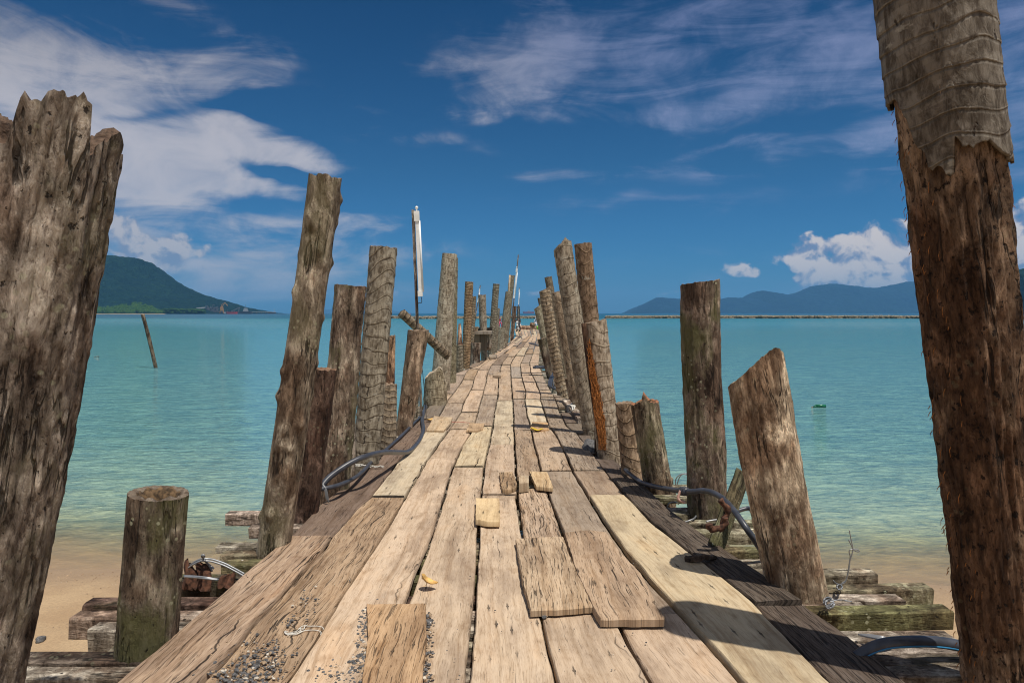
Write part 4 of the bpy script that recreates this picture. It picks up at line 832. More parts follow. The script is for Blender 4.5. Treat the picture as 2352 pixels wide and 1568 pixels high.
# ---- peeling bark sleeve on the giant trunk
fr = rt_fr; mbs = MB(); N = 120; rows = 150; vs, fs, uv, u2 = [], [], [], []
low = [(-1, 232), (-.93, 236), (-.86, 228), (-.80, 236), (-.72, 262), (-.62, 285), (-.60, 325), (-.50, 352), (-.40, 352), (-.38, 388), (-.30, 396), (-.18, 400), (-.08, 424), (-.02, 420), (.0, 345), (.06, 335), (.14, 352), (.2, 368), (.34, 362), (.5, 360), (.66, 366), (.84, 392), (.95, 402), (1, 410)]
zpx = lambda py: at(2160, py, 1.8 * H).z
hz_ = lambda z: (z - fr['base'].z) / fr['ax'].z
for j in range(rows + 1):
    for k_ in range(N + 1):
        th = math.pi / 2 + 2 * math.pi * k_ / N; c_, s_ = math.cos(th), math.sin(th)
        uu = max(-1, min(1, c_ * .85 - s_ * .52)); lo = hz_(zpx(interp(low, uu))) + .022 * N3(c_ * 9, s_ * 9, 3) + .016 * N3(c_ * 22, s_ * 22, 3) + .010 * N3(c_ * 50, s_ * 50, 3)
        hh = lo + (fr['L'] + .01 - lo) * (j / rows) ** 1.0; f = hh / fr['L']; v = fr['L'] - hh
        sp1 = .085; tt = v / sp1 + .9 * N3(c_ * .8 + 5, s_ * .8, v * 1.3) + .10 * N3(c_ * 2.0, s_ * 2.0, v * 5); ff = tt - math.floor(tt)
        flare = .005 * max(0, 1 - (hh - lo) / .10) * (.6 + N3(c_ * 6, s_ * 6, 9))
        r_ = (fr['rb'] + (fr['rt'] - fr['rb']) * f) * (1 + .03 * N3(c_ * 1.1, s_ * 1.1, v * 1.3) + .012 * N3(c_ * 5, s_ * 5, v * 9)) + .018 + flare + .005 * (((ff + .5) % 1.0) ** 3) * (.7 + N3(c_ * 2, s_ * 2, math.floor(tt) * 2.2)) + .003 * N3(c_ * 25, s_ * 25, v * 25)
        vs.append(fr['base'] + fr['ax'] * hh + fr['bend'] * 4 * f * (1 - f) + (fr['ex'] * c_ + fr['ey'] * s_) * r_); uv.append((th * fr['rb'], v)); u2.append((th * fr['rb'], tt))
w = N + 1
for j in range(rows):
    for k_ in range(N): a = j * w + k_; fs.append((a, a + 1, a + w + 1, a + w))
mbs.add(vs, fs, uv); o = mbs.build('peeling_bark', M['palm'], rt_root, color=(.185, .168, .145, .15)); o['label'] = 'peeling grey ringed bark hanging over the dark trunk'
l2 = o.data.uv_layers.new(name='Ring')
for lp in o.data.loops: l2.data[lp.index].uv = u2[lp.vertex_index]
sm = o.modifiers.new('thick', 'SOLIDIFY'); sm.thickness = .012; sm.offset = -1
# bristles along the shaded edge of the giant trunk
mbb = MB(); rr_ = random.Random(9)
for i in range(230):
    hh = rr_.uniform(.6, hz_(zpx(240))); f = hh / fr['L']; th = rr_.choice([math.pi, math.pi, 0]) + rr_.uniform(-.7, .7)
    r_ = (fr['rb'] + (fr['rt'] - fr['rb']) * f) * .99
    c = fr['base'] + fr['ax'] * hh + fr['bend'] * 4 * f * (1 - f); d = fr['ex'] * math.cos(th) + fr['ey'] * math.sin(th); p = c + d * r_
    mbb.tube([p, p + d * .009 - fr['ax'] * .014, p + d * rr_.uniform(.006, .014) - fr['ax'] * rr_.uniform(.01, .045)], .0018, 4, r1=.0006, smooth=False)
o = mbb.build('bark_fibres', M['fibre'], rt_root); o['kind'] = 'stuff'; o.color = (1, 1, 1, 1)

# ---- orange fibre on the right-hand palm post
fr = fb_fr; mbb = MB(); rr_ = random.Random(4)
for i in range(330):
    py = 745 + (rr_.random() ** .45) * 240; ln = rr_.uniform(25, 95); pxc = interp([(740, 1345), (850, 1360), (940, 1375), (1010, 1384)], py)
    wd = interp([(740, 5), (860, 8), (930, 12), (960, 9), (1010, 4)], py)
    pts = []; x = pxc + rr_.uniform(-wd, wd)
    for s in range(5):
        yy = min(1032, py + ln * s / 4); xx = x + (interp([(740, 1345), (850, 1360), (940, 1375), (1010, 1384)], yy) - pxc) + rr_.uniform(-2.5, 2.5)
        dz = abs(xx - interp([(740, 1345), (850, 1360), (940, 1375), (1010, 1384)], yy))
        pts.append(at(xx, yy, 4.75 * H - .105 - .03 * rr_.random()))
    mbb.tube(pts, .0035, 4, r1=.0012, smooth=True)
o = mbb.build('coconut_fibre', M['fibre'], fb_root); o['kind'] = 'stuff'
mbb = MB(); vs, fs = [], []
for i in range(30):
    py = 742 + i * 9.5; x = interp([(740, 1342), (850, 1355), (940, 1368), (1030, 1381)], py)
    for k_ in (-1, 0, 1): vs.append(at(x + k_ * interp([(740, 6), (900, 5), (1030, 3)], py), py, 4.75 * H - .085 - (0 if k_ else .03) + .01 * N3(i * .6, k_ * 3)))
for i in range(29):
    for k_ in (0, 1): a = i * 3 + k_; fs.append((a, a + 1, a + 4, a + 3))
mbb.add(vs, fs); o = mbb.build('rotten_strip', M['log'], fb_root, color=(.10, .05, .022, .1)); sd_ = o.modifiers.new('s', 'SOLIDIFY'); sd_.thickness = .012; sd_.offset = 1; bmfix(o)
# ================================================================== loose things round the jetty
def tubeobj(name, pts, r, m, label, cat, n=10, parent=None, group=None, **k):
    mb = MB(); mb.tube(pts, r, n, **k)
    o = mb.build(name, M[m], parent, origin=None if parent else pts[0])
    if not parent: tag(o, label, cat, group)
    return o
def Tz(k, x, y, z): return To(k, x, y, z)
# left pipes
pa = [T('Fz', *q) for q in ((490, 962), (560, 880), (700, 785), (820, 735), (930, 712), (1040, 712), (1100, 708), (1150, 668), (1190, 610), (1208, 545), (1200, 490), (1212, 430), (1228, 395))]
za = [.10, .18, .27, .30, .24, .12, .05, .02, .02, .02, .02, .02, -.01]
pipeA = [on(x, y, z) for (x, y), z in zip(pa, za)] + [on(x, y, z) for (x, y), z in ((T('Fz', 1218, 380), -.03), (T('Fz', 1300, 350), .02), (T('Fz', 1350, 325), .04), (T('Fz', 1362, 298), .03), (T('Fz', 1330, 283), .03))]
tubeobj('water_pipe', pipeA, .026, 'pipe', 'thick blue-black pipe arching over the dark left edge board', 'pipe', 12)
pb = [(490, 968, .12), (600, 945, .12), (700, 905, .09), (780, 850, .05), (850, 775, .02), (950, 690, .01), (1050, 600, .02), (1130, 520, .02), (1190, 460, .02), (1215, 415, .0), (1225, 385, -.03)]
tubeobj('water_pipe', [on(*T('Fz', x, y), z) for x, y, z in pb], .020, 'pipe', 'thinner pipe lying flat beside the arching one on the left', 'pipe', 12)
mb = MB()
for s in range(7):
    r_ = random.Random(s); a = on(*T('Fz', 735, 800), .03); pts = [a + Vector((i * .036, .01 * r_.uniform(-1, 1) + i * .002, .012 * r_.uniform(-1, 1) - .003 * i)) for i in range(9)]; mb.tube(pts, .0035, 5)
tag(mb.build('rope_tie', M['rope'], origin=on(*T('Fz', 735, 800), .03)), 'frayed white rope tied round the left pipes', 'rope')
mb = MB(); c = on(*T('Fz', 508, 955), .13)
for s in range(4): mb.tube([c + Vector((0, 0, .03)), c + Vector((.02 + .006 * s, -.02, -.02)), c + Vector((.035 + .008 * s, -.03, -.10 - .01 * s))], .003, 5)
tag(mb.build('wire_tie', M['wire'], origin=c), 'silver wire holding the pipes against the red-brown post', 'wire')
# right pipe with coupling
pr = [('S8', 1018, 1450, .03), ('S8', 1040, 1500, .04), ('R', 40, 165, .05), ('R', 110, 215, .05), ('R', 200, 243, .09), ('R', 300, 262, .15), ('R', 380, 275, .21), ('R', 450, 278, .25), ('R', 530, 272, .28), ('R', 600, 290, .29), ('R', 670, 335, .28), ('R', 740, 415, .26), ('R', 810, 515, .20), ('R', 870, 600, .12), ('R', 935, 700, .0), ('R', 985, 790, -.12)]
rp = empty('water_pipe', To(*pr[0]), 'blue-grey pipe with a clamp joint curving past the right posts', 'pipe')
tubeobj('pipe', [To(*q) for q in pr], .021, 'pipe', '', '', 12, parent=rp)
mb = MB(); c = To('R', 395, 276, .222); d = (To('R', 450, 278, .25) - To('R', 340, 268, .18)).normalized()
for t, r_ in ((-.05, .030), (-.02, .036), (.02, .036), (.05, .031)): mb.tube([c + d * (t - .012), c + d * (t + .012)], r_, 12, smooth=False)
mb.tube([c - d * .06, c + d * .06], .027, 12, smooth=False); mb.build('clamp_joint', M['pipe'], rp)
mb = MB(); mb.tube([c + Vector((-.03, -.02, .01)), c + Vector((-.05, -.035, -.05)), c + Vector((.0, -.05, -.075))], .011, 6); mb.build('tape_end', M['pink'], rp)
tubeobj('water_pipe', [To('R', 700, 430, -.2), To('R', 830, 390, -.16), To('R', 870, 440, -.18), To('R', 930, 520, -.25)], .02, 'pipe', 'short length of pipe showing behind the leaning cream stump', 'pipe')
pp = [('R', 1560, 1390, -.02), ('R', 1650, 1335, .02), ('R', 1760, 1300, .05), ('R', 1900, 1288, .06), ('R', 2050, 1288, .05), ('R', 2200, 1305, .03), ('R', 2400, 1350, .0)]
rp = empty('striped_hose', To(*pp[0]), 'black hose with a thin blue stripe curving across the lower right beams', 'hose')
P0 = [To(*q) for q in pp]
tubeobj('hose', P0, .027, 'pipe', '', '', 14, parent=rp); tubeobj('stripe', [p + Vector((0, -.025, -.011)) for p in P0], .0045, 'stripe', '', '', 6, parent=rp)
# wires
def wires(name, label, lines, r=.0035, m='wire', n=6):
    mb = MB(); o0 = lines[0][0]
    for L in lines: mb.tube(L, r, n)
    tag(mb.build(name, M[m], origin=o0), label, 'wire')
q = lambda k, x, y, z=0.0, Y=None: at(*T(k, x, y), Y) if Y else To(k, x, y, z)
Yw = q('Q', 640, 620, -.02).y
W = lambda x, y: at(*T('Q', x, y), Yw)
wires('wire_tie', 'twisted silver wire standing up beside the leaning cream stump', [
    [W(630, 630), W(665, 575), W(705, 540), W(735, 440), W(745, 360), W(765, 290), W(772, 235), W(755, 190), W(735, 150), W(745, 148)], [W(620, 620), W(650, 590), W(700, 560), W(722, 480), W(738, 380), W(748, 310), W(738, 270), W(745, 243), W(790, 236), W(835, 250), W(825, 263), W(780, 240), W(768, 190), W(752, 120), W(738, 45)],
    [W(580, 545), W(600, 570), W(640, 590), W(655, 620)]], .0032)
mb = MB(); c = q('Q', 640, 625, .0)
lp = lambda cx, cy, z, rx, ry, n, seed: [To('Q', cx + rx * math.cos(i * .9 + seed) * (1 + .2 * math.sin(i * 2.3 + seed)), cy + ry * math.sin(i * .9 + seed), z + .012 * math.sin(i * 1.7)) for i in range(n)]
for s in range(4): mb.tube(lp(640, 612, .0, 26, 26, 9, s), .0035, 5)
tag(mb.build('wire_coil', M['wire'], origin=c), 'tight coil of wire at the foot of the leaning cream stump', 'wire')
mb = MB()
for s in range(5): mb.tube(lp(528 + s * 4, 755 + s * 8, .03, 44, 42, 8, s * 1.1), .0036, 5)
mb.tube([To('Q', 560, 740, .04), To('Q', 640, 745, .035), To('Q', 765, 755, .03)], .003, 5); mb.tube([To('Q', 545, 760, .04), To('Q', 640, 738, .045), To('Q', 720, 748, .03)], .003, 5)
mb.tube([To('Q', 560, 770, .04), To('Q', 520, 800, .02), To('Q', 495, 850, -.03)], .003, 5); mb.tube([To('Q', 575, 775, .04), To('Q', 540, 800, .02), To('Q', 510, 850, -.03)], .003, 5)
tag(mb.build('wire_coil', M['wire'], origin=To('Q', 528, 755, .03)), 'grey wire knotted round the pale timber in the right foreground', 'wire')
wires('cable_bundle', 'bundle of thin grey cables under the green cross timber', [[To('Q', 830 + s * 8, 1085 + s * 3, -.02), To('Q', 960, 1092 + s * 7, .0), To('Q', 1080, 1112 + s * 9, .01), To('Q', 1180, 1145 + s * 8, -.02)] for s in range(4)], .006)
wires('wire_loop', 'thin wire loop sticking up behind the rotten topped stump', [[q('R', 340, 232, Y=6.5), q('R', 345, 190, Y=6.5), q('R', 380, 160, Y=6.5), q('R', 425, 170, Y=6.5), q('R', 465, 225, Y=6.5)], [q('R', 350, 232, Y=6.55), q('R', 375, 170, Y=6.55), q('R', 420, 160, Y=6.55), q('R', 440, 200, Y=6.55)]], .005)
wires('cable_bundle', 'thin cables draped below the tall lichen post', [[To('R', 400, 485, -.05), To('R', 460, 462, -.03), To('R', 480, 440, -.05)], [To('R', 545, 480, -.03), To('R', 620, 468, -.02), To('R', 690, 480, -.04)], [To('R', 280, 390, -.05), To('R', 300, 355, .0), To('R', 340, 350, .0), To('R', 360, 362, -.05)]], .007)
# left cable pair over the rotten piece
rl = [q('L', 915, 350, .03), q('L', 990, 300, .07), q('L', 1060, 268, .09), q('L', 1110, 268, .09), q('L', 1180, 275, .08), q('L', 1300, 315, .05), q('L', 1400, 365, .02), q('L', 1510, 425, -.01)]
wires('cable_bundle', 'pair of silver-grey cables arching beside the mossy stump', [rl, [p + Vector((.0, -.01, -.010)) for p in rl], [q('L', 1085, 265, .09), q('L', 1062, 240, .13), q('L', 1075, 226, .14), q('L', 1092, 240, .13), q('L', 1080, 270, .09), q('L', 1130, 320, .05), q('L', 1190, 372, .02)], [q('L', 1090, 280, .09), q('L', 1140, 340, .04), q('L', 1172, 400, .0)]], .006)
wires('cable_bundle', 'low cable lying along the lichen spotted timber by the mossy stump', [[q('L', 880, 445, .0), q('L', 1000, 452, .01), q('L', 1120, 465, .01), q('L', 1240, 485, -.01)], [q('L', 880, 455, .0), q('L', 1000, 462, .005), q('L', 1120, 476, .005), q('L', 1230, 490, -.01)]], .006)
mb = MB()
for s, (x, y, hh, w) in enumerate(((905, 470, .12, .05), (960, 470, .09, .07), (1000, 475, .07, .05), (1080, 470, .105, .06), (1110, 475, .08, .05), (1300, 480, .03, .05), (1370, 480, .03, .04))):
    c = q('L', x, y, -.04); n_ = 10; prof_ = [(w * (.62 + .15 * N3(s, 1)), -.05), (w * .6, 0), (w * .5, hh * .45), (w * .38, hh * .8), (w * .12, hh)]
    v0 = len(mb.v); mb.lathe(c, prof_, n_)
    for i in range(v0, len(mb.v)): v = mb.v[i]; mb.v[i] = v + Vector((.03 * N3(v.x * 16, v.y * 16, v.z * 16), .03 * N3(v.x * 16 + 5, v.y * 16, v.z * 16), .035 * N3(v.x * 25, v.y * 25, s)))
tag(mb.build('rotten_wood', M['rust'], origin=q('L', 1000, 470, -.04)), 'crumbling red-brown rotten stub between mossy stump and pipes timber', 'wood')
# right: diagonal board, rusty bracket
a, b = at(*T('R', 805, 150), 3.05 * H), at(*T('R', 615, 660), 2.85 * H)
brd = MB(); dd = (b - a).normalized(); sd_ = dd.cross(Vector((0, 1, 0))).normalized(); pr_ = []
n_ = 20
for i in range(n_ + 1):
    c = a.lerp(b, i / n_)
    for u, v in ((-.055, 0), (.055, 0), (.055, .035), (-.055, .035)): brd.v.append(c + sd_ * (u + .004 * N3(i * .7, u * 40)) + Vector((0, v, 0))); brd.uv.append((i / n_, u * 3 + v * 8))
for i in range(n_):
    for k_ in range(4): brd.f.append((i * 4 + k_, i * 4 + (k_ + 1) % 4, (i + 1) * 4 + (k_ + 1) % 4, (i + 1) * 4 + k_)); brd.mi.append(0)
brd.f += [(3, 2, 1, 0), tuple(n_ * 4 + k_ for k_ in range(4))]; brd.mi += [0, 0]
o = brd.build('brace_board', M['beam'], origin=b, color=(.26, .26, .14, 1)); bmfix(o); tag(o, 'mossy diagonal brace board between the two big right posts', 'board')
mb = MB(); pts = [at(*T('R', x, y), 2.8 * H) for x, y in ((640, 335), (665, 365), (690, 390), (688, 430), (660, 480), (660, 520), (640, 540))]
mb.tube(pts, .022, 6, r1=.014)
pts = [at(*T('R', x, y), 2.78 * H) for x, y in ((680, 455), (672, 500), (640, 525), (600, 532), (570, 520), (565, 495))]; mb.tube(pts, .016, 6, r1=.024)
for i, v in enumerate(mb.v): mb.v[i] = v + Vector((.012 * N3(v.x * 30, v.z * 30, 1), 0, .012 * N3(v.x * 30, v.z * 30, 5)))
tag(mb.build('rusty_strap', M['rust'], origin=pts[0]), 'curled rusty iron strap hanging on the mossy brace board', 'scrap')
# loose squared timber with rags, right edge further out
ta, tb = To('S8', 425, 770, .06), To('S8', 600, 975, .07)
tm = empty('loose_timber', tb, 'loose squared timber lashed with rags along the right deck edge', 'timber')
timber(ta, tb, .13, .12, 3.3, name='beam', parent=tm, tint=(.42, .36, .29), moss=0, n=14)
mb = MB()
for s in range(9):
    r_ = random.Random(s + 40); mb.tube([To('S8', 480 + r_.uniform(-10, 20), 830 + r_.uniform(-14, 14), .09), To('S8', 500 + r_.uniform(-10, 30), 850 + r_.uniform(-10, 30), .085), To('S8', 455 + r_.uniform(-12, 40), 920 + r_.uniform(-20, 10), .0)], .012, 5, r1=.006)
mb.build('rag', M['rope'], tm)
# cable coils by the right cluster
mb = MB()
for s in range(3):
    pts = [q('S8', x + s * 12, y + s * 4, z) for x, y, z in ((300, 500, .16), (262, 550, .12), (248, 610, .05), (270, 650, .0), (330, 668, -.03), (365, 690, -.06))]; mb.tube(pts, .017, 8)
mb.tube([q('S8', 290, 500, .16), q('S8', 285, 570, .08), q('S8', 300, 640, .0), q('S8', 330, 662, -.04)], .017, 8)
tag(mb.build('cable_coil', M['pipe'], origin=q('S8', 300, 500, .16)), 'blue cable loops standing up by the right leaning trunks', 'cable')
mb = MB(); c = q('S8', 180, 450, .0); r_ = random.Random(3)
for s in range(9):
    mb.tube([c + Vector((r_.uniform(-.25, .1), r_.uniform(-.3, .3), r_.uniform(0, .05))) for _ in range(4)] + [c + Vector((.35, r_.uniform(-.3, .3), 0))], .016, 6)
tag(mb.build('cable_heap', M['pipe'], origin=c), 'tangled heap of dark cable on the boards under the right cluster', 'cable')
ctr = q('S7', 1390, 1180, .02)
mb = MB(); mb.tube([ctr + Vector((.34 * math.cos(i * .63) - .1, .6 * math.sin(i * .63), .05 + .25 * abs(math.sin(i * .3)))) for i in range(10)], .026, 8)
tag(mb.build('cable_coil', M['pipe'], origin=ctr), 'single blue cable ring on the deck beside the leftmost right trunk', 'cable')
ctr = q('S7', 540, 810, .02)
mb = MB(); mb.tube([ctr + Vector((.6 * math.cos(i * .5) - .0, 1.3 * math.sin(i * .5), .04 + .12 * abs(math.sin(i * .26)))) for i in range(10)], .03, 8)
tag(mb.build('cable_coil', M['pipe'], origin=ctr), 'blue cable loop at the feet of the far left trunks', 'cable')
mb = MB(); pts = [q('S8', 600, 1080, .03), q('S8', 640, 1092, .03), q('S8', 690, 1065, .05), q('S8', 740, 1030, .10)]; mb.tube(pts, .014, 8)
tag(mb.build('pipe_end', M['pipe'], origin=pts[0]), 'bent pipe end lying by the foot of the fibre covered post', 'pipe')
mb = MB(); mb.rock(q('S8', 690, 1290, -.0), .13, 8, 1.5, .9, .8, sub=1)
tag(mb.build('stone', M['gravel'], origin=q('S8', 690, 1290, 0)), 'dark lump of stone beside the thin brown stake', 'stone')
# leaning log in the left row
Yl = 6.9 * H
def log_between(name, label, a, b, r, seed, m='palm', tint=(.24, .20, .15), alpha=.1, parent=None, cat='log'):
    a, b = Vector(a), Vector(b); L = (b - a).length; ax = (b - a).normalized(); ex = ax.orthogonal().normalized(); ey = ax.cross(ex)
    N, rows = 28, max(16, int(L / .03)); rows = min(rows, 150); vs, fs, uv, u2 = [], [], [], []
    for j in range(rows + 1):
        for k_ in range(N + 1):
            th = 6.2832 * k_ / N; c_, s_ = math.cos(th), math.sin(th); v = L * j / rows; tt = v / max(alpha, .04) + .4 * N3(c_, s_, v * 3 + seed)
            rr = r * (1 + .08 * N3(c_ + seed, s_, v * 2) + .04 * N3(c_ * 5, s_ * 5, v * 6)); vs.append(a + ax * (v + (.03 * N3(c_ * 3, s_ * 3, seed) if j in (0, rows) else 0)) + (ex * c_ + ey * s_) * rr); uv.append((th * r, v)); u2.append((th * r, tt))
    w = N + 1
    for j in range(rows):
        for k_ in range(N): q_ = j * w + k_; fs.append((q_, q_ + 1, q_ + w + 1, q_ + w))
    fs += [tuple(range(N - 1, -1, -1)), tuple(rows * w + k_ for k_ in range(N))]
    mb = MB(); mb.add(vs, fs, uv); o = mb.build(name, M[m], parent, color=(*tint, alpha), origin=None if parent else a)
    l2 = o.data.uv_layers.new(name='Ring')
    for lp in o.data.loops: l2.data[lp.index].uv = u2[lp.vertex_index]
    bmfix(o)
    if not parent: tag(o, label, cat)
    return o
log_between('palm_log', 'palm log leaning diagonally behind the tan post and lamp pole', at(922, 718, 7.6 * H), at(1030, 818, 7.9 * H), 10.5 * 7.7 * H / F, 2.2)
# end log across the jetty head
le = log_between('palm_log', 'thick log lying across the far end of the jetty', on(*T('S7', 790, 478), .14), on(*T('S7', 1420, 476), .14), .24, 5.1, 'log', (.42, .28, .17), .1)
mb = MB(); mb.rock(at(1223.5, 745.5, 40 * H) , .16 * 1.6, 5, 1.2, .8, 1.0, sub=1)
tag(mb.build('driftwood', M['log'], origin=at(1223, 745, 40 * H), color=(.30, .2, .12, .1)), 'round knotty chunk resting on the log at the jetty end', 'wood')
# lamp poles
def lamp_pole(name, label, base, top, w, f0, f1, fw, Yf, wire=True):
    root = empty(name, base, label, 'lamp pole', 'strip lamps on poles along the jetty')
    timber_v(base, top, w, root)
    d = (f1 - f0).normalized(); sx = Vector((1, 0, 0))
    mb = MB(); mb.bar(f0, f1, fw * .62, fw * .4); mb.bar(f0 - d * fw * .6, f0 + d * fw * 1.4, fw * 1.05, fw * .7); mb.bar(f1 - d * fw * .7, f1 + d * fw * .4, fw * .95, fw * .6)
    h = mb.build('lamp_housing', M['white'], root, smooth=False)
    mb = MB(); o_ = sx * fw * .55 + Vector((0, -fw * .1, 0)); mb.tube([f0 + d * fw * 1.3 + o_ * .9, f1 - d * fw * .5 + o_], fw * .19, 10, smooth=False); mb.build('lamp_tube', M['tube'], root)
    mb = MB(); mb.lathe(f0 - d * 0 + Vector((0, 0, fw * .5)), [(fw * .12, 0), (fw * .12, fw * .5), (fw * .3, fw * .6), (fw * .3, fw * .9), (fw * .1, fw * 1.1)], 10); mb.build('cap_knob', M['white'], root)
    if wire:
        mb = MB(); mb.tube([f1, f1 + Vector((.02, -.01, -.12)), f1 + Vector((-.05, .0, -.3)), base.lerp(f1, .35) + Vector((.06, -.03, 0)), base + Vector((.03, -.03, .1))], fw * .07, 5); mb.build('wire', M['rubber'], root)
    return root
def timber_v(a, b, w, parent, name='pole'):
    mb = MB(); n = 30; a, b = Vector(a), Vector(b)
    for i in range(n + 1):
        c = a.lerp(b, i / n) + Vector((.012 * N3(i * .3, 1), 0, 0))
        for x, y in ((-1, -1), (1, -1), (1, 1), (-1, 1)): mb.v.append(c + Vector((x * w / 2, y * w * .3, 0))); mb.uv.append((x * w + y * w, i / n * 3))
    for i in range(n):
        for k_ in range(4): mb.f.append((i * 4 + k_, i * 4 + (k_ + 1) % 4, (i + 1) * 4 + (k_ + 1) % 4, (i + 1) * 4 + k_)); mb.mi.append(0)
    mb.f += [(3, 2, 1, 0), tuple(n * 4 + k_ for k_ in range(4))]; mb.mi += [0, 0]
    o = mb.build(name, M['log'], parent, smooth=False, color=(.36, .31, .25, .1)); bmfix(o); return o
Y1 = 6.45 * H
b0 = at(967, 948, Y1); b0e = b0 + (b0 - at(949, 483, Y1)).normalized() * .9
lamp_pole('lamp_pole', 'nearest tall lamp pole with a white strip light on the left', b0e, at(948.5, 482, Y1), 6.5 * Y1 / F, at(957, 492, Y1 - .03), at(965.5, 676, Y1 - .03), 11.5 * Y1 / F, Y1)
Y2 = 21.5 * H; lamp_pole('lamp_pole', 'tall thin lamp pole leaning right over the far left trunks', at(1171, 790, Y2), at(1190.5, 585, Y2), 2.6 * Y2 / F, at(1187, 619, Y2 - .2), at(1180.5, 683, Y2 - .2), 4.2 * Y2 / F, Y2, False)
Y3 = 16 * H; lamp_pole('lamp_pole', 'slanting lamp pole beside the fishing platform', at(1083, 790, Y3), at(1103.2, 655, Y3), 2.3 * Y3 / F, at(1101.5, 667, Y3 - .1), at(1097, 693, Y3 - .1), 2.6 * Y3 / F, Y3, False)
Y4 = 32 * H; lamp_pole('lamp_pole', 'farthest small lamp pole above the scooter rider', at(1189.5, 745, Y4), at(1193, 661, Y4), 1.6 * Y4 / F, at(1192.6, 667, Y4 - .2), at(1191, 698, Y4 - .2), 2.4 * Y4 / F, Y4, False)
mb = MB(); a, b = at(1171, 632, 22.9 * H), at(1168, 700, 22.7 * H); mb.bar(a, b, 4 * 23 * H / F, .08)
tag(mb.build('plank', M['plank'], origin=b, color=(.5, .4, .28, .2)), 'upright plank fixed to the highest far left trunk', 'board')
# fishing platform
pf = empty('fishing_platform', at(1102, 800, 14.4 * H), 'low lean-to platform with a dark opening on the left side', 'platform')
Yp = 14.5 * H
mb = MB(); a = lambda x, y, dy=0.0: at(x, y, Yp + dy)
c0, c1 = a(1079, 764), a(1130, 763); mb.bar(c0, c1, .9, .09); mb.build('top_board', M['plank'], pf, smooth=False, color=(.36, .31, .25, .5))
mb = MB(); mb.bar(a(1081, 764, .1), a(1081, 800, .1), .16, .16); mb.bar(a(1124, 764, .1), a(1124, 800, .1), .16, .16); mb.bar(a(1106, 764, .3), a(1106, 800, .3), .14, .14); mb.build('leg', M['log'], pf, smooth=False, color=(.28, .23, .17, .3))
mb = MB(); mb.bar(a(1079, 786, .1), a(1128, 786, .1), .06, .55); mb.build('side_board', M['plank'], pf, smooth=False, color=(.33, .27, .2, .5))
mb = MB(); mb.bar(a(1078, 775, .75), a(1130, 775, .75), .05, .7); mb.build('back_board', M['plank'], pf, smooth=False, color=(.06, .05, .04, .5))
mb = MB(); mb.bar(a(1080, 757, .1), a(1101, 764, -.1), .10, .07); mb.bar(a(1083, 762, -.1), a(1097, 752, .3), .09, .06); tag(mb.build('driftwood', M['log'], smooth=False, origin=a(1085, 760), color=(.36, .29, .2, .1)), 'crossed driftwood pieces lying on the fishing platform', 'wood')
bk = MB(); c = a(1094, 760, .1); r_ = 4.9 * Yp / F
bk.lathe(c, [(r_ * .7, 0), (r_ * .85, r_ * .9), (r_ * 1.05, r_ * 1.9), (r_ * 1.12, r_ * 2.0), (r_ * .98, r_ * 1.9), (r_ * .8, r_ * .9), (r_ * .6, .05)], 22)
tag(bk.build('basket', M['basket'], origin=c), 'round woven basket on the fishing platform', 'basket')
# floating bottle
c = on(1876, 935, WZ); bt = empty('bottle', c, 'green plastic bottle floating in the water on the right', 'bottle')
s = c.y / F * 20; mb = MB(); mb.tube([c + Vector((-s * .1, 0, .03)), c + Vector((s * .55, 0, .04)), c + Vector((s, 0, .03))], s * .19, 12, smooth=False); mb.tube([c + Vector((-s * .1, 0, .03)), c + Vector((-s * .45, 0, .0))], s * .19, 12, smooth=False, r1=s * .07); mb.build('body', M['green'], bt)
mb = MB(); mb.tube([c + Vector((-s * .45, 0, .0)), c + Vector((-s * .6, 0, -.01))], s * .08, 10, smooth=False); mb.build('cap', M['steel'], bt)
mb = MB(); c = on(222, 819, WZ); mb.bar(c + Vector((-.15, 0, 0)), c + Vector((.15, 0, .02)), .05, .04); tag(mb.build('driftwood', M['log'], origin=c, color=(.3, .22, .1, 0)), 'tiny piece of driftwood floating at the far left', 'wood')
# leaves, string, bark piece, pebbles
def leaf(name, label, c, s, m, seed, curl=1.0, rz=0.0):
    mb = MB(); vs, fs = [], []; n, k = 14, 8; rm = Matrix.Rotation(rz, 3, 'Z')
    for i in range(n + 1):
        t = i / n; w = .34 * math.sin(math.pi * t ** .8) ** .8 + .004
        for j in range(k + 1):
            u = j / k * 2 - 1; x = (t - .5); y = u * w; z = .16 * curl * u * u * (1.3 - t) + .08 * math.sin(t * 5 + seed) + .03 * N3(t * 6, u * 4, seed)
            if curl > 1 and t < .35: z += .25 * (.35 - t) * 2; x += .3 * (.35 - t)
            vs.append(c + rm @ Vector((x, y, z + .06)) * s)
    for i in range(n):
        for j in range(k): a = i * (k + 1) + j; fs.append((a, a + 1, a + k + 2, a + k + 1))
    mb.add(vs, fs); mb.tube([c + rm @ Vector((-.05, -.06, .1)) * s, c + rm @ Vector((-.2, -.3, .03)) * s, c + rm @ Vector((-.3, -.42, .02)) * s], .012 * s, 5)
    o = mb.build(name, M[m], origin=c); o.modifiers.new('t', 'SOLIDIFY').thickness = .0012; tag(o, label, 'leaf'); return o
leaf('fallen_leaf', 'curled dry brown leaf on the middle plank', on(985, 1340, .03), .105, 'leaf', 1, 1.4, .1)
leaf('fallen_leaf', 'bright yellow leaf on the small orange patch board', on(1234, 987, .03), .17, 'yleaf', 2, .3, .1)
leaf('fallen_leaf', 'small orange-brown leaf beside the left pipe bend', To('M', 628, 352, .01), .13, 'leaf', 3, .6, .8)
mb = MB(); S = lambda x, y: To('L', x, y, .012)
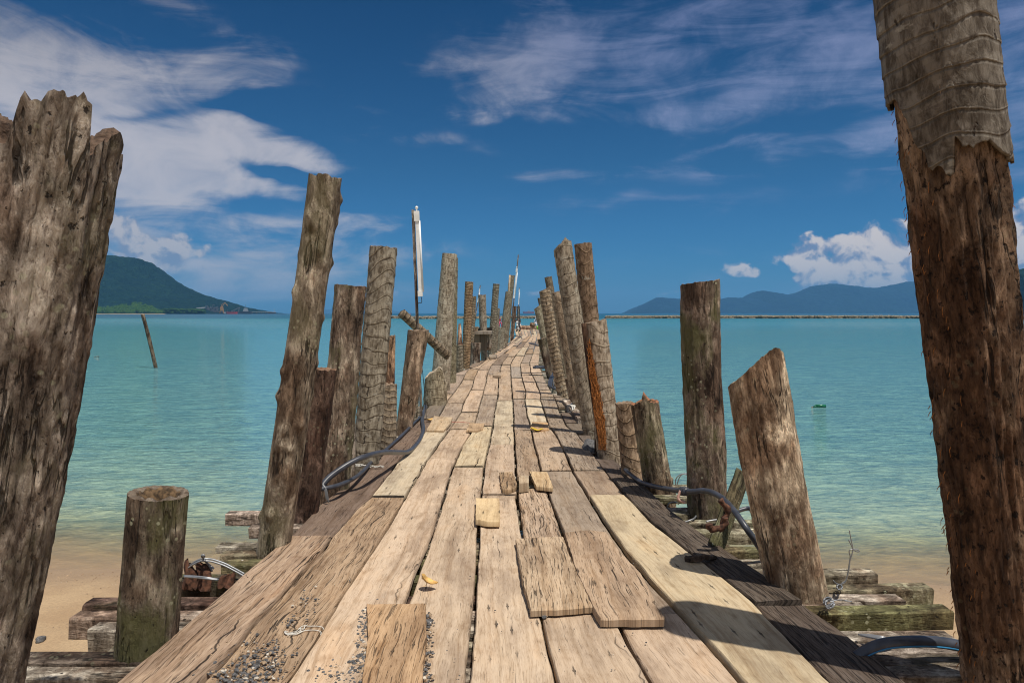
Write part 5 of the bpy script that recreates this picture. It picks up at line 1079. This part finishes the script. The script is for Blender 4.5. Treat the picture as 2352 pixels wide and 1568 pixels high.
mb.tube([S(2305, 1065), S(2310, 1035), S(2270, 1015), S(2200, 1012), S(2130, 1020), S(2080, 1045), S(2030, 1060), S(1960, 1058), S(1930, 1040), S(1940, 1022), S(1975, 1035), S(2040, 1030), S(2075, 1005), S(2110, 975), S(2150, 965), S(2180, 972), S(2250, 970), S(2320, 980), S(2338, 1005)], .0022, 6)
mb.tube([S(1935, 1040), S(1990, 1050), S(2050, 1040), S(2100, 1010), S(2080, 995), S(2130, 1000), S(2140, 975), S(2160, 962)], .0025, 6); mb.tube([S(1932, 1025), S(1960, 1058), S(2010, 1045), S(2060, 1050), S(2110, 1020)], .0022, 6)
tag(mb.build('string', M['rope'], origin=S(2100, 1010)), 'tangled white string lying among the gravel on the left planks', 'string')
wires('twine', 'thin red twine stretched across the planks between two patch boards', [[To('M', 790, 368, .02), To('M', 850, 366, .014), To('M', 940, 374, .02)]], .003, 'redc')
mb = MB(); pts = [To('R', 415, 735, .03), To('R', 450, 728, .045), To('R', 500, 728, .05), To('R', 560, 722, .05), To('R', 605, 718, .035)]; mb.tube(pts, .024, 9, r1=.016)
for i, v in enumerate(mb.v): mb.v[i] = v + Vector((.0, .012 * N3(v.x * 30, v.y * 30, 1), .014 * N3(v.x * 25, v.y * 30, 5)))
tag(mb.build('bark_piece', M['log'], origin=pts[2], color=(.12, .085, .06, 0)), 'dark curved piece of bark on the black edge board', 'wood')
zs = -.86
for _ in range(8): zs = seafloor(*on(93, 1472, zs).xy)
mb = MB(); mb.rock(on(93, 1472, zs) + Vector((0, 0, .012)), .032, 4, 1.3, 1, .8, sub=1); tag(mb.build('stone', M['gravel'], origin=on(93, 1472, zs)), 'single dark stone on the sand at the lower left', 'stone')
# gravel
rg = random.Random(21); gm = {0: MB(), 1: MB(), 2: MB()}
def pebble(x, y, s, z=.012):
    p = on(x, y, z); k_ = rg.choices([0, 1, 2], [66, 28, 6])[0]
    gm[k_].rock(p + Vector((0, 0, s * .3)), s, rg.randint(0, 99999), rg.uniform(.8, 1.4), rg.uniform(.8, 1.3), rg.uniform(.45, .8))
def gauss_patch(k, x, y, sx, sy, n, smin=.003, smax=.0105, z=.012):
    for _ in range(n):
        px, py = T(k, rg.gauss(x, sx), rg.gauss(y, sy)); s = smin + (smax - smin) * rg.random() ** 2.2; pebble(px, py, s, z)
gauss_patch('L', 1660, 1360, 135, 105, 300, .0025, .0095); gauss_patch('L', 1450, 1500, 150, 60, 170, .003, .012); gauss_patch('L', 1780, 1240, 60, 60, 60, .003, .01); gauss_patch('L', 2150, 740, 70, 90, 42, .003, .009); gauss_patch('L', 2020, 900, 60, 60, 22, .003, .013)
gauss_patch('L', 1900, 1100, 130, 150, 40, .002, .007); gauss_patch('L', 1400, 1400, 250, 120, 60, .002, .006)
for i in range(330):
    t = rg.random(); px, py = T('B', 575 - 10 * t - abs(rg.gauss(0, 28)) - t * rg.random() ** 2 * 150, 920 + 640 * t); pebble(px, py, .003 + .0085 * rg.random() ** 2.5)
for i in range(120):
    t = rg.random(); px, py = T('B', 1085 - 25 * t + abs(rg.gauss(0, 28)), 960 + 600 * t); pebble(px, py, .003 + .011 * rg.random() ** 2.2)
gauss_patch('B', 280, 1480, 120, 60, 130, .002, .008); gauss_patch('B', 640, 830, 60, 22, 14, .003, .007)
for i in range(90):
    px, py = T('P', rg.uniform(430, 940), 1262 + rg.gauss(0, 9)); pebble(px, py, .003 + .011 * rg.random() ** 2)
for i in range(60): pebble(*T('P', 545 + rg.gauss(0, 9), 1290 + rg.gauss(0, 14)), .003 + .010 * rg.random())
for i in range(14): pebble(*T('P', rg.uniform(1000, 1450), 1330 + rg.gauss(0, 5)), .003 + .007 * rg.random() ** 2)
for i in range(90): pebble(rg.uniform(500, 1500), rg.uniform(1250, 1560), .0022 + .003 * rg.random())
for k_, (m_, nm, lb) in enumerate((('gravel', 'gravel', 'loose dark grey gravel scattered on the near planks'), ('gravel2', 'gravel', 'brown gravel bits mixed into the dark gravel on the planks'), ('gwhite', 'gravel', 'few pale chips among the dark gravel on the planks'))):
    tag(gm[k_].build(nm, M[m_], smooth=False), lb, 'gravel', kind='stuff')

bb = MB(); rs = random.Random(66)
for i in range(1500):
    x = rs.choice([rs.uniform(-6, -1.7), rs.uniform(-6, -1.7), rs.uniform(1.7, 6)]); y = rs.uniform(2.0, 6.9) if rs.random() < .6 else rs.gauss(shore(x) - .25, .12)
    z = seafloor(x, y)
    if z > WZ + .006: bb.rock((x, y, z), rs.uniform(.003, .009) * (2.2 if rs.random() < .02 else 1), i, 1.2, 1, .5)
tag(bb.build('shell_bits', M['gravel2'], smooth=False), 'tiny shell and stone bits strewn over the sand beside the jetty', 'shells', kind='stuff')
# ================================================================== breakwater, ships, loading pier
def breakwater(name, label, pts, seed, hpx=5.0):
    mb = MB(); r_ = random.Random(seed)
    for (x0, y0), (x1, y1) in zip(pts, pts[1:]):
        n = max(2, int((x1 - x0) / 1.15))
        for i in range(n):
            t = i / n; p = on(x0 + (x1 - x0) * t, y0 + (y1 - y0) * t, WZ); s = hpx * p.y / F * .5
            for k_ in range(2): mb.rock(p + Vector((r_.uniform(-.3, .3), r_.uniform(-.6, .6), s * (.3 + .9 * k_) + r_.uniform(-.1, .1))), s * r_.uniform(.75, 1.15), r_.randint(0, 9999), 1.2, 1.2, .75)
    tag(mb.build(name, M['concrete'], smooth=False, origin=on(*pts[0], WZ)), label, 'breakwater', 'low stone breakwaters off the jetty')
breakwater('breakwater', 'low stone breakwater line left of and behind the jetty end', [(884, 731), (960, 732.5), (1000, 732), (1100, 732), (1238, 731.5)], 1, 6.5)
breakwater('breakwater', 'long low stone breakwater line on the right under the blue island', [(1392, 731.5), (1520, 731), (1800, 731), (2110, 731.5), (2360, 733)], 2, 7)
def px3(x, y, Y): return at(x, y, Y)
def ship(name, label, x0, x1, yh, Y, hull, mast_px=None, sup=(None, None), cat='ship'):
    root = empty(name, Vector(((px3(x0, 718, Y).x + px3(x1, 718, Y).x) / 2, Y, WZ)), label, cat)
    a, b = px3(x0, 718, Y).x, px3(x1, 718, Y).x; h = (718.5 - yh) * Y / F; L = b - a; w = L * .09; n = 24; mb = MB()
    for i in range(n + 1):
        t = i / n; taper = min(1, (min(t, 1 - t) * 7) ** .6 + .12); sh = h * (1 + .35 * max(0, t - .8) * 5 * .3 + .2 * max(0, .15 - t) * 4)
        for s_, z in ((-1, sh), (-.85, -1), (.85, -1), (1, sh)): mb.v.append(Vector((a + L * t, Y + s_ * w * taper, WZ + z))); mb.uv.append((0, 0))
    for i in range(n):
        for k_ in range(4): mb.f.append((i * 4 + k_, i * 4 + (k_ + 1) % 4, (i + 1) * 4 + (k_ + 1) % 4, (i + 1) * 4 + k_)); mb.mi.append(0)
    mb.f += [(3, 2, 1, 0), tuple(n * 4 + k_ for k_ in range(4))]; mb.mi += [0, 0]
    o = mb.build('hull', M[hull], root, smooth=False); bmfix(o)
    if sup[0] is not None:
        s0, s1, ys = sup; p0, p1 = px3(s0, 718, Y).x, px3(s1, 718, Y).x; hs = (yh - ys) * Y / F; mb = MB(); ww = p1 - p0
        for k_ in range(4): mb.box(((p0 + p1) / 2, Y, WZ + h + hs * (k_ + .5) / 4), (ww * (1 - .13 * k_), w * 1.5, hs / 4 * .84)); mb.box(((p0 + p1) / 2, Y, WZ + h + hs * (k_ + .96) / 4), (ww * (1.04 - .13 * k_), w * 1.6, hs / 4 * .08))
        mb.build('superstructure', M['dwhite'], root, smooth=False)
    if mast_px:
        mb = MB()
        for mx, my in mast_px: mb.bar(px3(mx, yh, Y), px3(mx, my, Y), .5, .5); mb.bar(px3(mx - 1.2, (my + yh) / 2 - 1, Y), px3(mx + 1.2, (my + yh) / 2 - 1, Y), .35, .35)
        mb.build('mast', M['grey'], root, smooth=False)
    return root
ox = lambda x: T('O', x, 0)[0]; oy = lambda y: T('O', 0, y)[1]
ship('cargo_ship', 'white-bridged dark cargo ship moored at the loading pier', ox(1665), ox(1842), oy(768), 2050, 'hull', [(ox(1770), oy(700)), (ox(1700), oy(735))], (ox(1745), ox(1800), oy(728)))
ship('cargo_ship', 'rusty red barge left of the white-bridged ship', ox(1545), ox(1675), oy(772), 1990, 'red', [(ox(1560), oy(760))], (None, None))
ship('tugboat', 'small white and dark tug between the crane and the red barge', ox(1508), ox(1548), oy(792), 1960, 'hull', None, (ox(1516), ox(1538), oy(774)), 'boat')
ship('motorboat', 'small white boat at the foot of the long loading pier', ox(786), ox(848), oy(800), 1900, 'dwhite', None, (ox(800), ox(822), oy(795)), 'boat')
ship('cargo_ship', 'tiny far red and white ship on the horizon above the jetty end', 1201, 1227, 714.6, 5200, 'red', None, (1211, 1219, 711.2))
# pier with conveyor and towers
pr_ = empty('loading_pier', px3(ox(1100), 719, 2080), 'long industrial loading pier with conveyor and towers below the left mountain', 'pier'); Yp = 2080
mb = MB(); mb.bar(px3(ox(750), oy(783), Yp), px3(ox(1560), oy(783), Yp), 9, 2.0); mb.bar(px3(ox(1000), oy(775), Yp), px3(ox(1460), oy(773), Yp), 5, 1.5); mb.build('deck', M['grey'], pr_, smooth=False)
mb = MB(); r_ = random.Random(8)
for i in range(60): x = ox(850) + (ox(1560) - ox(850)) * i / 59; mb.bar(px3(x, oy(783), Yp + r_.uniform(-4, 4)), px3(x, oy(806), Yp), 1.3, 1.3)
o = mb.build('piles', M['grey'], pr_, smooth=False)
mb = MB(); a, b = px3(ox(755), oy(782), Yp), px3(ox(1312), oy(733), Yp); mb.bar(a, b, 4, 3.4); mb.build('conveyor', M['dwhite'], pr_, smooth=False)
mb = MB()
for x in (870, 945, 1005, 1075, 1140, 1210, 1278): yy = 782 - (x - 755) / 557 * 49; mb.bar(px3(ox(x), oy(yy), Yp), px3(ox(x), oy(800), Yp), 1.2, 1.2)
mb.build('conveyor_leg', M['grey'], pr_, smooth=False)
mb = MB(); r_ = random.Random(3)
for x in range(1302, 1450, 11):
    tp = r_.uniform(712, 745); mb.bar(px3(ox(x), oy(tp), Yp), px3(ox(x), oy(800), Yp), 1.6, 1.6)
    mb.bar(px3(ox(x - 4), oy(r_.uniform(722, 760)), Yp), px3(ox(x + 16), oy(r_.uniform(722, 775)), Yp), 1.2, 1.6)
for x, y, w_, h_ in ((1310, 713, 22, 6), (1395, 703, 12, 7), (1365, 740, 14, 10), (1420, 735, 18, 14), (1385, 765, 20, 12), (1435, 762, 12, 12), (1345, 770, 10, 12)): c = px3(ox(x), oy(y), Yp); mb.box(c, (w_ * .1953 * Yp / F, 8, h_ * .1953 * Yp / F))
mb.build('tower', M['grey'], pr_, smooth=False)
cr = empty('pier_crane', px3(ox(1490), 719, 2040), 'ochre harbour crane with a raised jib beside the red barge', 'crane'); Yc = 2040
mb = MB(); mb.bar(px3(ox(1470), oy(800), Yc), px3(ox(1482), oy(722), Yc), 2.2, 2.2); mb.bar(px3(ox(1512), oy(800), Yc), px3(ox(1502), oy(722), Yc), 2.2, 2.2); mb.box(px3(ox(1492), oy(762), Yc), (7, 6, 6)); mb.box(px3(ox(1490), oy(742), Yc), (8, 6, 4)); mb.build('base', M['yellow'], cr, smooth=False)
mb = MB(); mb.bar(px3(ox(1484), oy(742), Yc), px3(ox(1528), oy(676), Yc), 1.8, 1.8); mb.bar(px3(ox(1528), oy(676), Yc), px3(ox(1562), oy(715), Yc), 1.4, 1.4); mb.bar(px3(ox(1490), oy(698), Yc), px3(ox(1528), oy(676), Yc), .9, .9); mb.bar(px3(ox(1484), oy(742), Yc), px3(ox(1490), oy(698), Yc), 1.1, 1.1); mb.build('jib', M['yellow'], cr, smooth=False)
mb = MB(); mb.bar(px3(ox(1600), oy(782), 2030), px3(ox(1700), oy(734), 2030), 3.0, 2.4); mb.bar(px3(ox(1690), oy(736), 2030), px3(ox(1690), oy(790), 2030), 1.6, 1.6); mb.bar(px3(ox(1640), oy(763), 2030), px3(ox(1640), oy(795), 2030), 1.2, 1.2)
tag(mb.build('ship_loader', M['grey'], smooth=False, origin=px3(ox(1650), 719, 2030)), 'sloping grey ship loader between the red barge and the cargo ship', 'loader')
jt = empty('sea_jetty', px3(ox(1980), 719, 2300), 'thin light jetty on piles running right from the cargo ship', 'jetty')
mb = MB(); mb.bar(px3(ox(1830), oy(786), 2300), px3(ox(2127), oy(788), 2300), 4, 1.2); mb.build('deck', M['dwhite'], jt, smooth=False)
mb = MB()
for x in (1850, 1903, 1955, 2006, 2036, 2048, 2062, 2076, 2090, 2104, 2120): mb.bar(px3(ox(x), oy(787), 2300), px3(ox(x), oy(807), 2300), 2.0 if x < 2030 else 3.4, 2)
mb.build('piles', M['steel'], jt, smooth=False)
mb = MB(); mb.bar(px3(ox(2107), oy(787), 2300), px3(ox(2107), oy(748), 2300), .8, .8); mb.build('mast', M['dwhite'], jt, smooth=False)
mb = MB(); c = on(942, 722, WZ) ; s_ = c.y / F; mb.lathe(c, [(.9 * s_, -.5 * s_), (1.2 * s_, .2 * s_), (.6 * s_, 1.2 * s_), (.2 * s_, 3.0 * s_), (.0, 3.2 * s_)], 10)
tag(mb.build('buoy', M['pinkc'], origin=c), 'tiny pink buoy near the horizon left of the pale palm trunk', 'buoy')
mb = MB(); c = on(2156, 722, WZ); s_ = c.y / F; mb.lathe(at(2156, 719, 800), [(.8 * .5, -.5), (.8, .3), (.35, 1.6), (.1, 2.4), (.0, 2.5)], 10)

# ================================================================== people and scooter
def body(name, pts, edges, parent, m):
    me = bpy.data.meshes.new(name); me.from_pydata([tuple(p) for p, r in pts], edges, []); me.materials.append(M[m])
    o = bpy.data.objects.new(name, me); COL.objects.link(o); o.parent = parent
    md = o.modifiers.new('skin', 'SKIN')
    if not me.skin_vertices: pass
    for i, (p, r) in enumerate(pts): me.skin_vertices[0].data[i].radius = (r, r)
    me.skin_vertices[0].data[0].use_root = True
    md.use_smooth_shade = True; s = o.modifiers.new('sub', 'SUBSURF'); s.levels = s.render_levels = 1
    return o
def seated(label, loc, rz, s, top, hair, legs='dark', arms_fwd=True, hat=None, lean=.05):
    root = empty('person', loc, label, 'person'); root.rotation_euler = (0, 0, rz); root.scale = (s, s, s)
    # local: seat height at z=.45, facing +y
    Z = .45; pts = [((0, 0, Z + .08), .125), ((0, .02, Z + .25), .11), ((0, .02 + lean, Z + .42), .13), ((0, .03 + lean, Z + .52), .055), ((0, .05 + lean, Z + .60), .06), ((0, .055 + lean, Z + .70), .088), ((0, .05 + lean, Z + .77), .065)]
    E = [(0, 1), (1, 2), (2, 3), (3, 4), (4, 5), (5, 6)]
    def chain(start, L):
        p = start
        for q in L: pts.append(q); E.append((p, len(pts) - 1)); p = len(pts) - 1
    for x in (-1, 1):
        chain(0, [((x * .10, .05, Z + .05), .09), ((x * .13, .42, Z + .07), .062), ((x * .12, .44, .08), .042), ((x * .12, .56, .04), .035)])
        chain(2, [((x * .18, .03 + lean, Z + .44), .055), ((x * .23, .10, Z + .20), .04), ((x * .17, .34 if arms_fwd else .2, Z + .22), .03), ((x * .15, .42 if arms_fwd else .28, Z + .22), .025)])
    body('body', pts, E, root, 'skin')
    tp = [((0, 0, Z + .06), .145), ((0, .02, Z + .25), .13), ((0, .02 + lean, Z + .44), .135)]; te = [(0, 1), (1, 2)]
    for x in (-1, 1): tp += [((x * .19, .03 + lean, Z + .45), .07), ((x * .24, .10, Z + .20), .056)]; te += [(2, len(tp) - 2), (len(tp) - 2, len(tp) - 1)]
    body('shirt', tp, te, root, top)
    lp = [((0, 0, Z + .06), .13)]; lx = []
    for x in (-1, 1):
        i0 = len(lp); lp += [((x * .10, .06, Z + .06), .105), ((x * .13, .42, Z + .075), .078), ((x * .12, .45, .14), .055)]; lx += [(0, i0), (i0, i0 + 1), (i0 + 1, i0 + 2)]
    body('trousers', lp, lx, root, legs)
    mb = MB(); hc = Vector((0, .05 + lean, Z + .72)); mb.lathe(hc, [(.10, -.06), (.112, .0), (.10, .07), (.06, .115), (.0, .13)], 14)
    if hair == 'scarf': mb.lathe(hc + Vector((0, -.03, -.12)), [(.16, -.06), (.12, .02), (.105, .08)], 14)
    for i, v in enumerate(mb.v): mb.v[i] = Vector((v.x, v.y - .018, v.z))
    o = MB(); o.v, o.f, o.uv, o.mi = mb.v, mb.f, mb.uv, mb.mi; oo = o.build('headscarf' if hair == 'scarf' else 'hair', M[hat or 'dark'], None); oo.parent = root
    fc = MB(); yf = .05 + lean + .088
    for x in (-1, 1): fc.box((x * .033, yf, Z + .705), (.022, .012, .010))
    fc.box((0, yf - .005, Z + .655), (.045, .012, .008)); fo = fc.build('eyes_and_mouth', M['black'], None, smooth=False); fo.parent = root
    nb = MB(); nb.lathe((0, yf + .002, Z + .665), [(.013, 0), (.010, .02), (.004, .04)], 8); no = nb.build('nose', M['skin'], None); no.parent = root
    return root
p = at(1145, 752, 20.0 * H); seated('seated woman in red with a dark blue headscarf among the far left trunks', p, R(-150), 27 / F * 20 * H / 1.25, 'redc', 'scarf', 'pinkc', hat='purple')
p = on(1231.5, 752, .0); seated('person in white sitting on the log at the right of the jetty end', Vector((p.x, p.y, 0)), R(165), 21 / F * p.y / 1.25 * 1.12, 'whitec', 'scarf', 'whitec', hat='whitec')
ps = on(1190, 761.5, 0); ps = Vector((ps.x, ps.y, 0)); S_ = 35.5 / F * ps.y / 1.5
seated('scooter rider in dark clothes facing the camera on the far deck', ps + Vector((0, .35, .27)) * S_, R(180), S_ * .98, 'dark', 'hair', 'dark', hat='black')
bkr = empty('motor_scooter', ps, 'white and black motor scooter parked under its rider at the far end', 'scooter')
bkr.scale = (S_, S_, S_); bkr.rotation_euler = (0, 0, R(-14))
def local(mb, name, m): o = mb.build(name, M[m], None); o.parent = bkr; return o
mb = MB()
for y in (-.55, .62):
    for x in (-.035, .035): pass
def wheel(y):
    w = MB(); n = 22
    for k_ in range(n):
        a = 6.2832 * k_ / n
        for rr, x in ((.27, -.035), (.27, .035), (.21, .03), (.21, -.03)): w.v.append(Vector((x, y + rr * math.cos(a), .27 + rr * math.sin(a)))); w.uv.append((0, 0))
    for k_ in range(n):
        for j in range(4): w.f.append((k_ * 4 + j, k_ * 4 + (j + 1) % 4, ((k_ + 1) % n) * 4 + (j + 1) % 4, ((k_ + 1) % n) * 4 + j)); w.mi.append(0)
    t_ = local(w, 'wheel', 'rubber'); bmfix(t_)
    r2 = MB()
    for k_ in range(6): a = 6.2832 * k_ / 6; r2.bar((0, y, .27), (0, y + .22 * math.cos(a), .27 + .22 * math.sin(a)), .02)
    o = local(r2, 'rim', 'dwhite'); o.parent = t_
wheel(-.58); wheel(.62)
mb = MB(); mb.tube([(0, -.42, .55), (0, -.36, .8), (0, -.30, .98)], .10, 10, r1=.13); mb.tube([(0, -.40, .35), (0, -.1, .28), (0, .2, .30)], .12, 8); mb.tube([(0, .1, .5), (0, .5, .62), (0, .8, .66)], .13, 10); local(mb, 'fairing', 'white')
mb = MB(); mb.tube([(0, .05, .68), (0, .4, .74), (0, .75, .76)], .10, 8); local(mb, 'seat', 'rubber')
mb = MB(); mb.tube([(-.33, -.22, 1.02), (-.12, -.28, 1.04), (.12, -.28, 1.04), (.33, -.22, 1.02)], .022, 8); mb.tube([(-.05, -.58, .27), (-.06, -.42, .7)], .025, 8); mb.tube([(.05, -.58, .27), (.06, -.42, .7)], .025, 8); local(mb, 'handlebar', 'rubber')
mb = MB(); mb.lathe((0, -.44, .92), [(.0, -.09), (.08, -.06), (.10, 0), (.08, .06), (0, .09)], 12); local(mb, 'headlight', 'tube')
mb = MB(); mb.tube([(-.22, -.32, 1.02), (-.28, -.34, 1.2)], .01, 6); mb.tube([(.22, -.32, 1.02), (.28, -.34, 1.2)], .01, 6); mb.box((-.28, -.34, 1.22), (.1, .02, .07)); mb.box((.28, -.34, 1.22), (.1, .02, .07)); local(mb, 'mirror', 'rubber')
mb = MB(); c = at(1236, 752.5, 39 * H); mb.rock(c, .16, 3, 1, 1, 1.2, sub=1); tag(mb.build('bag', M['lime'], origin=c), 'lime green bag by the log at the jetty end', 'bag')
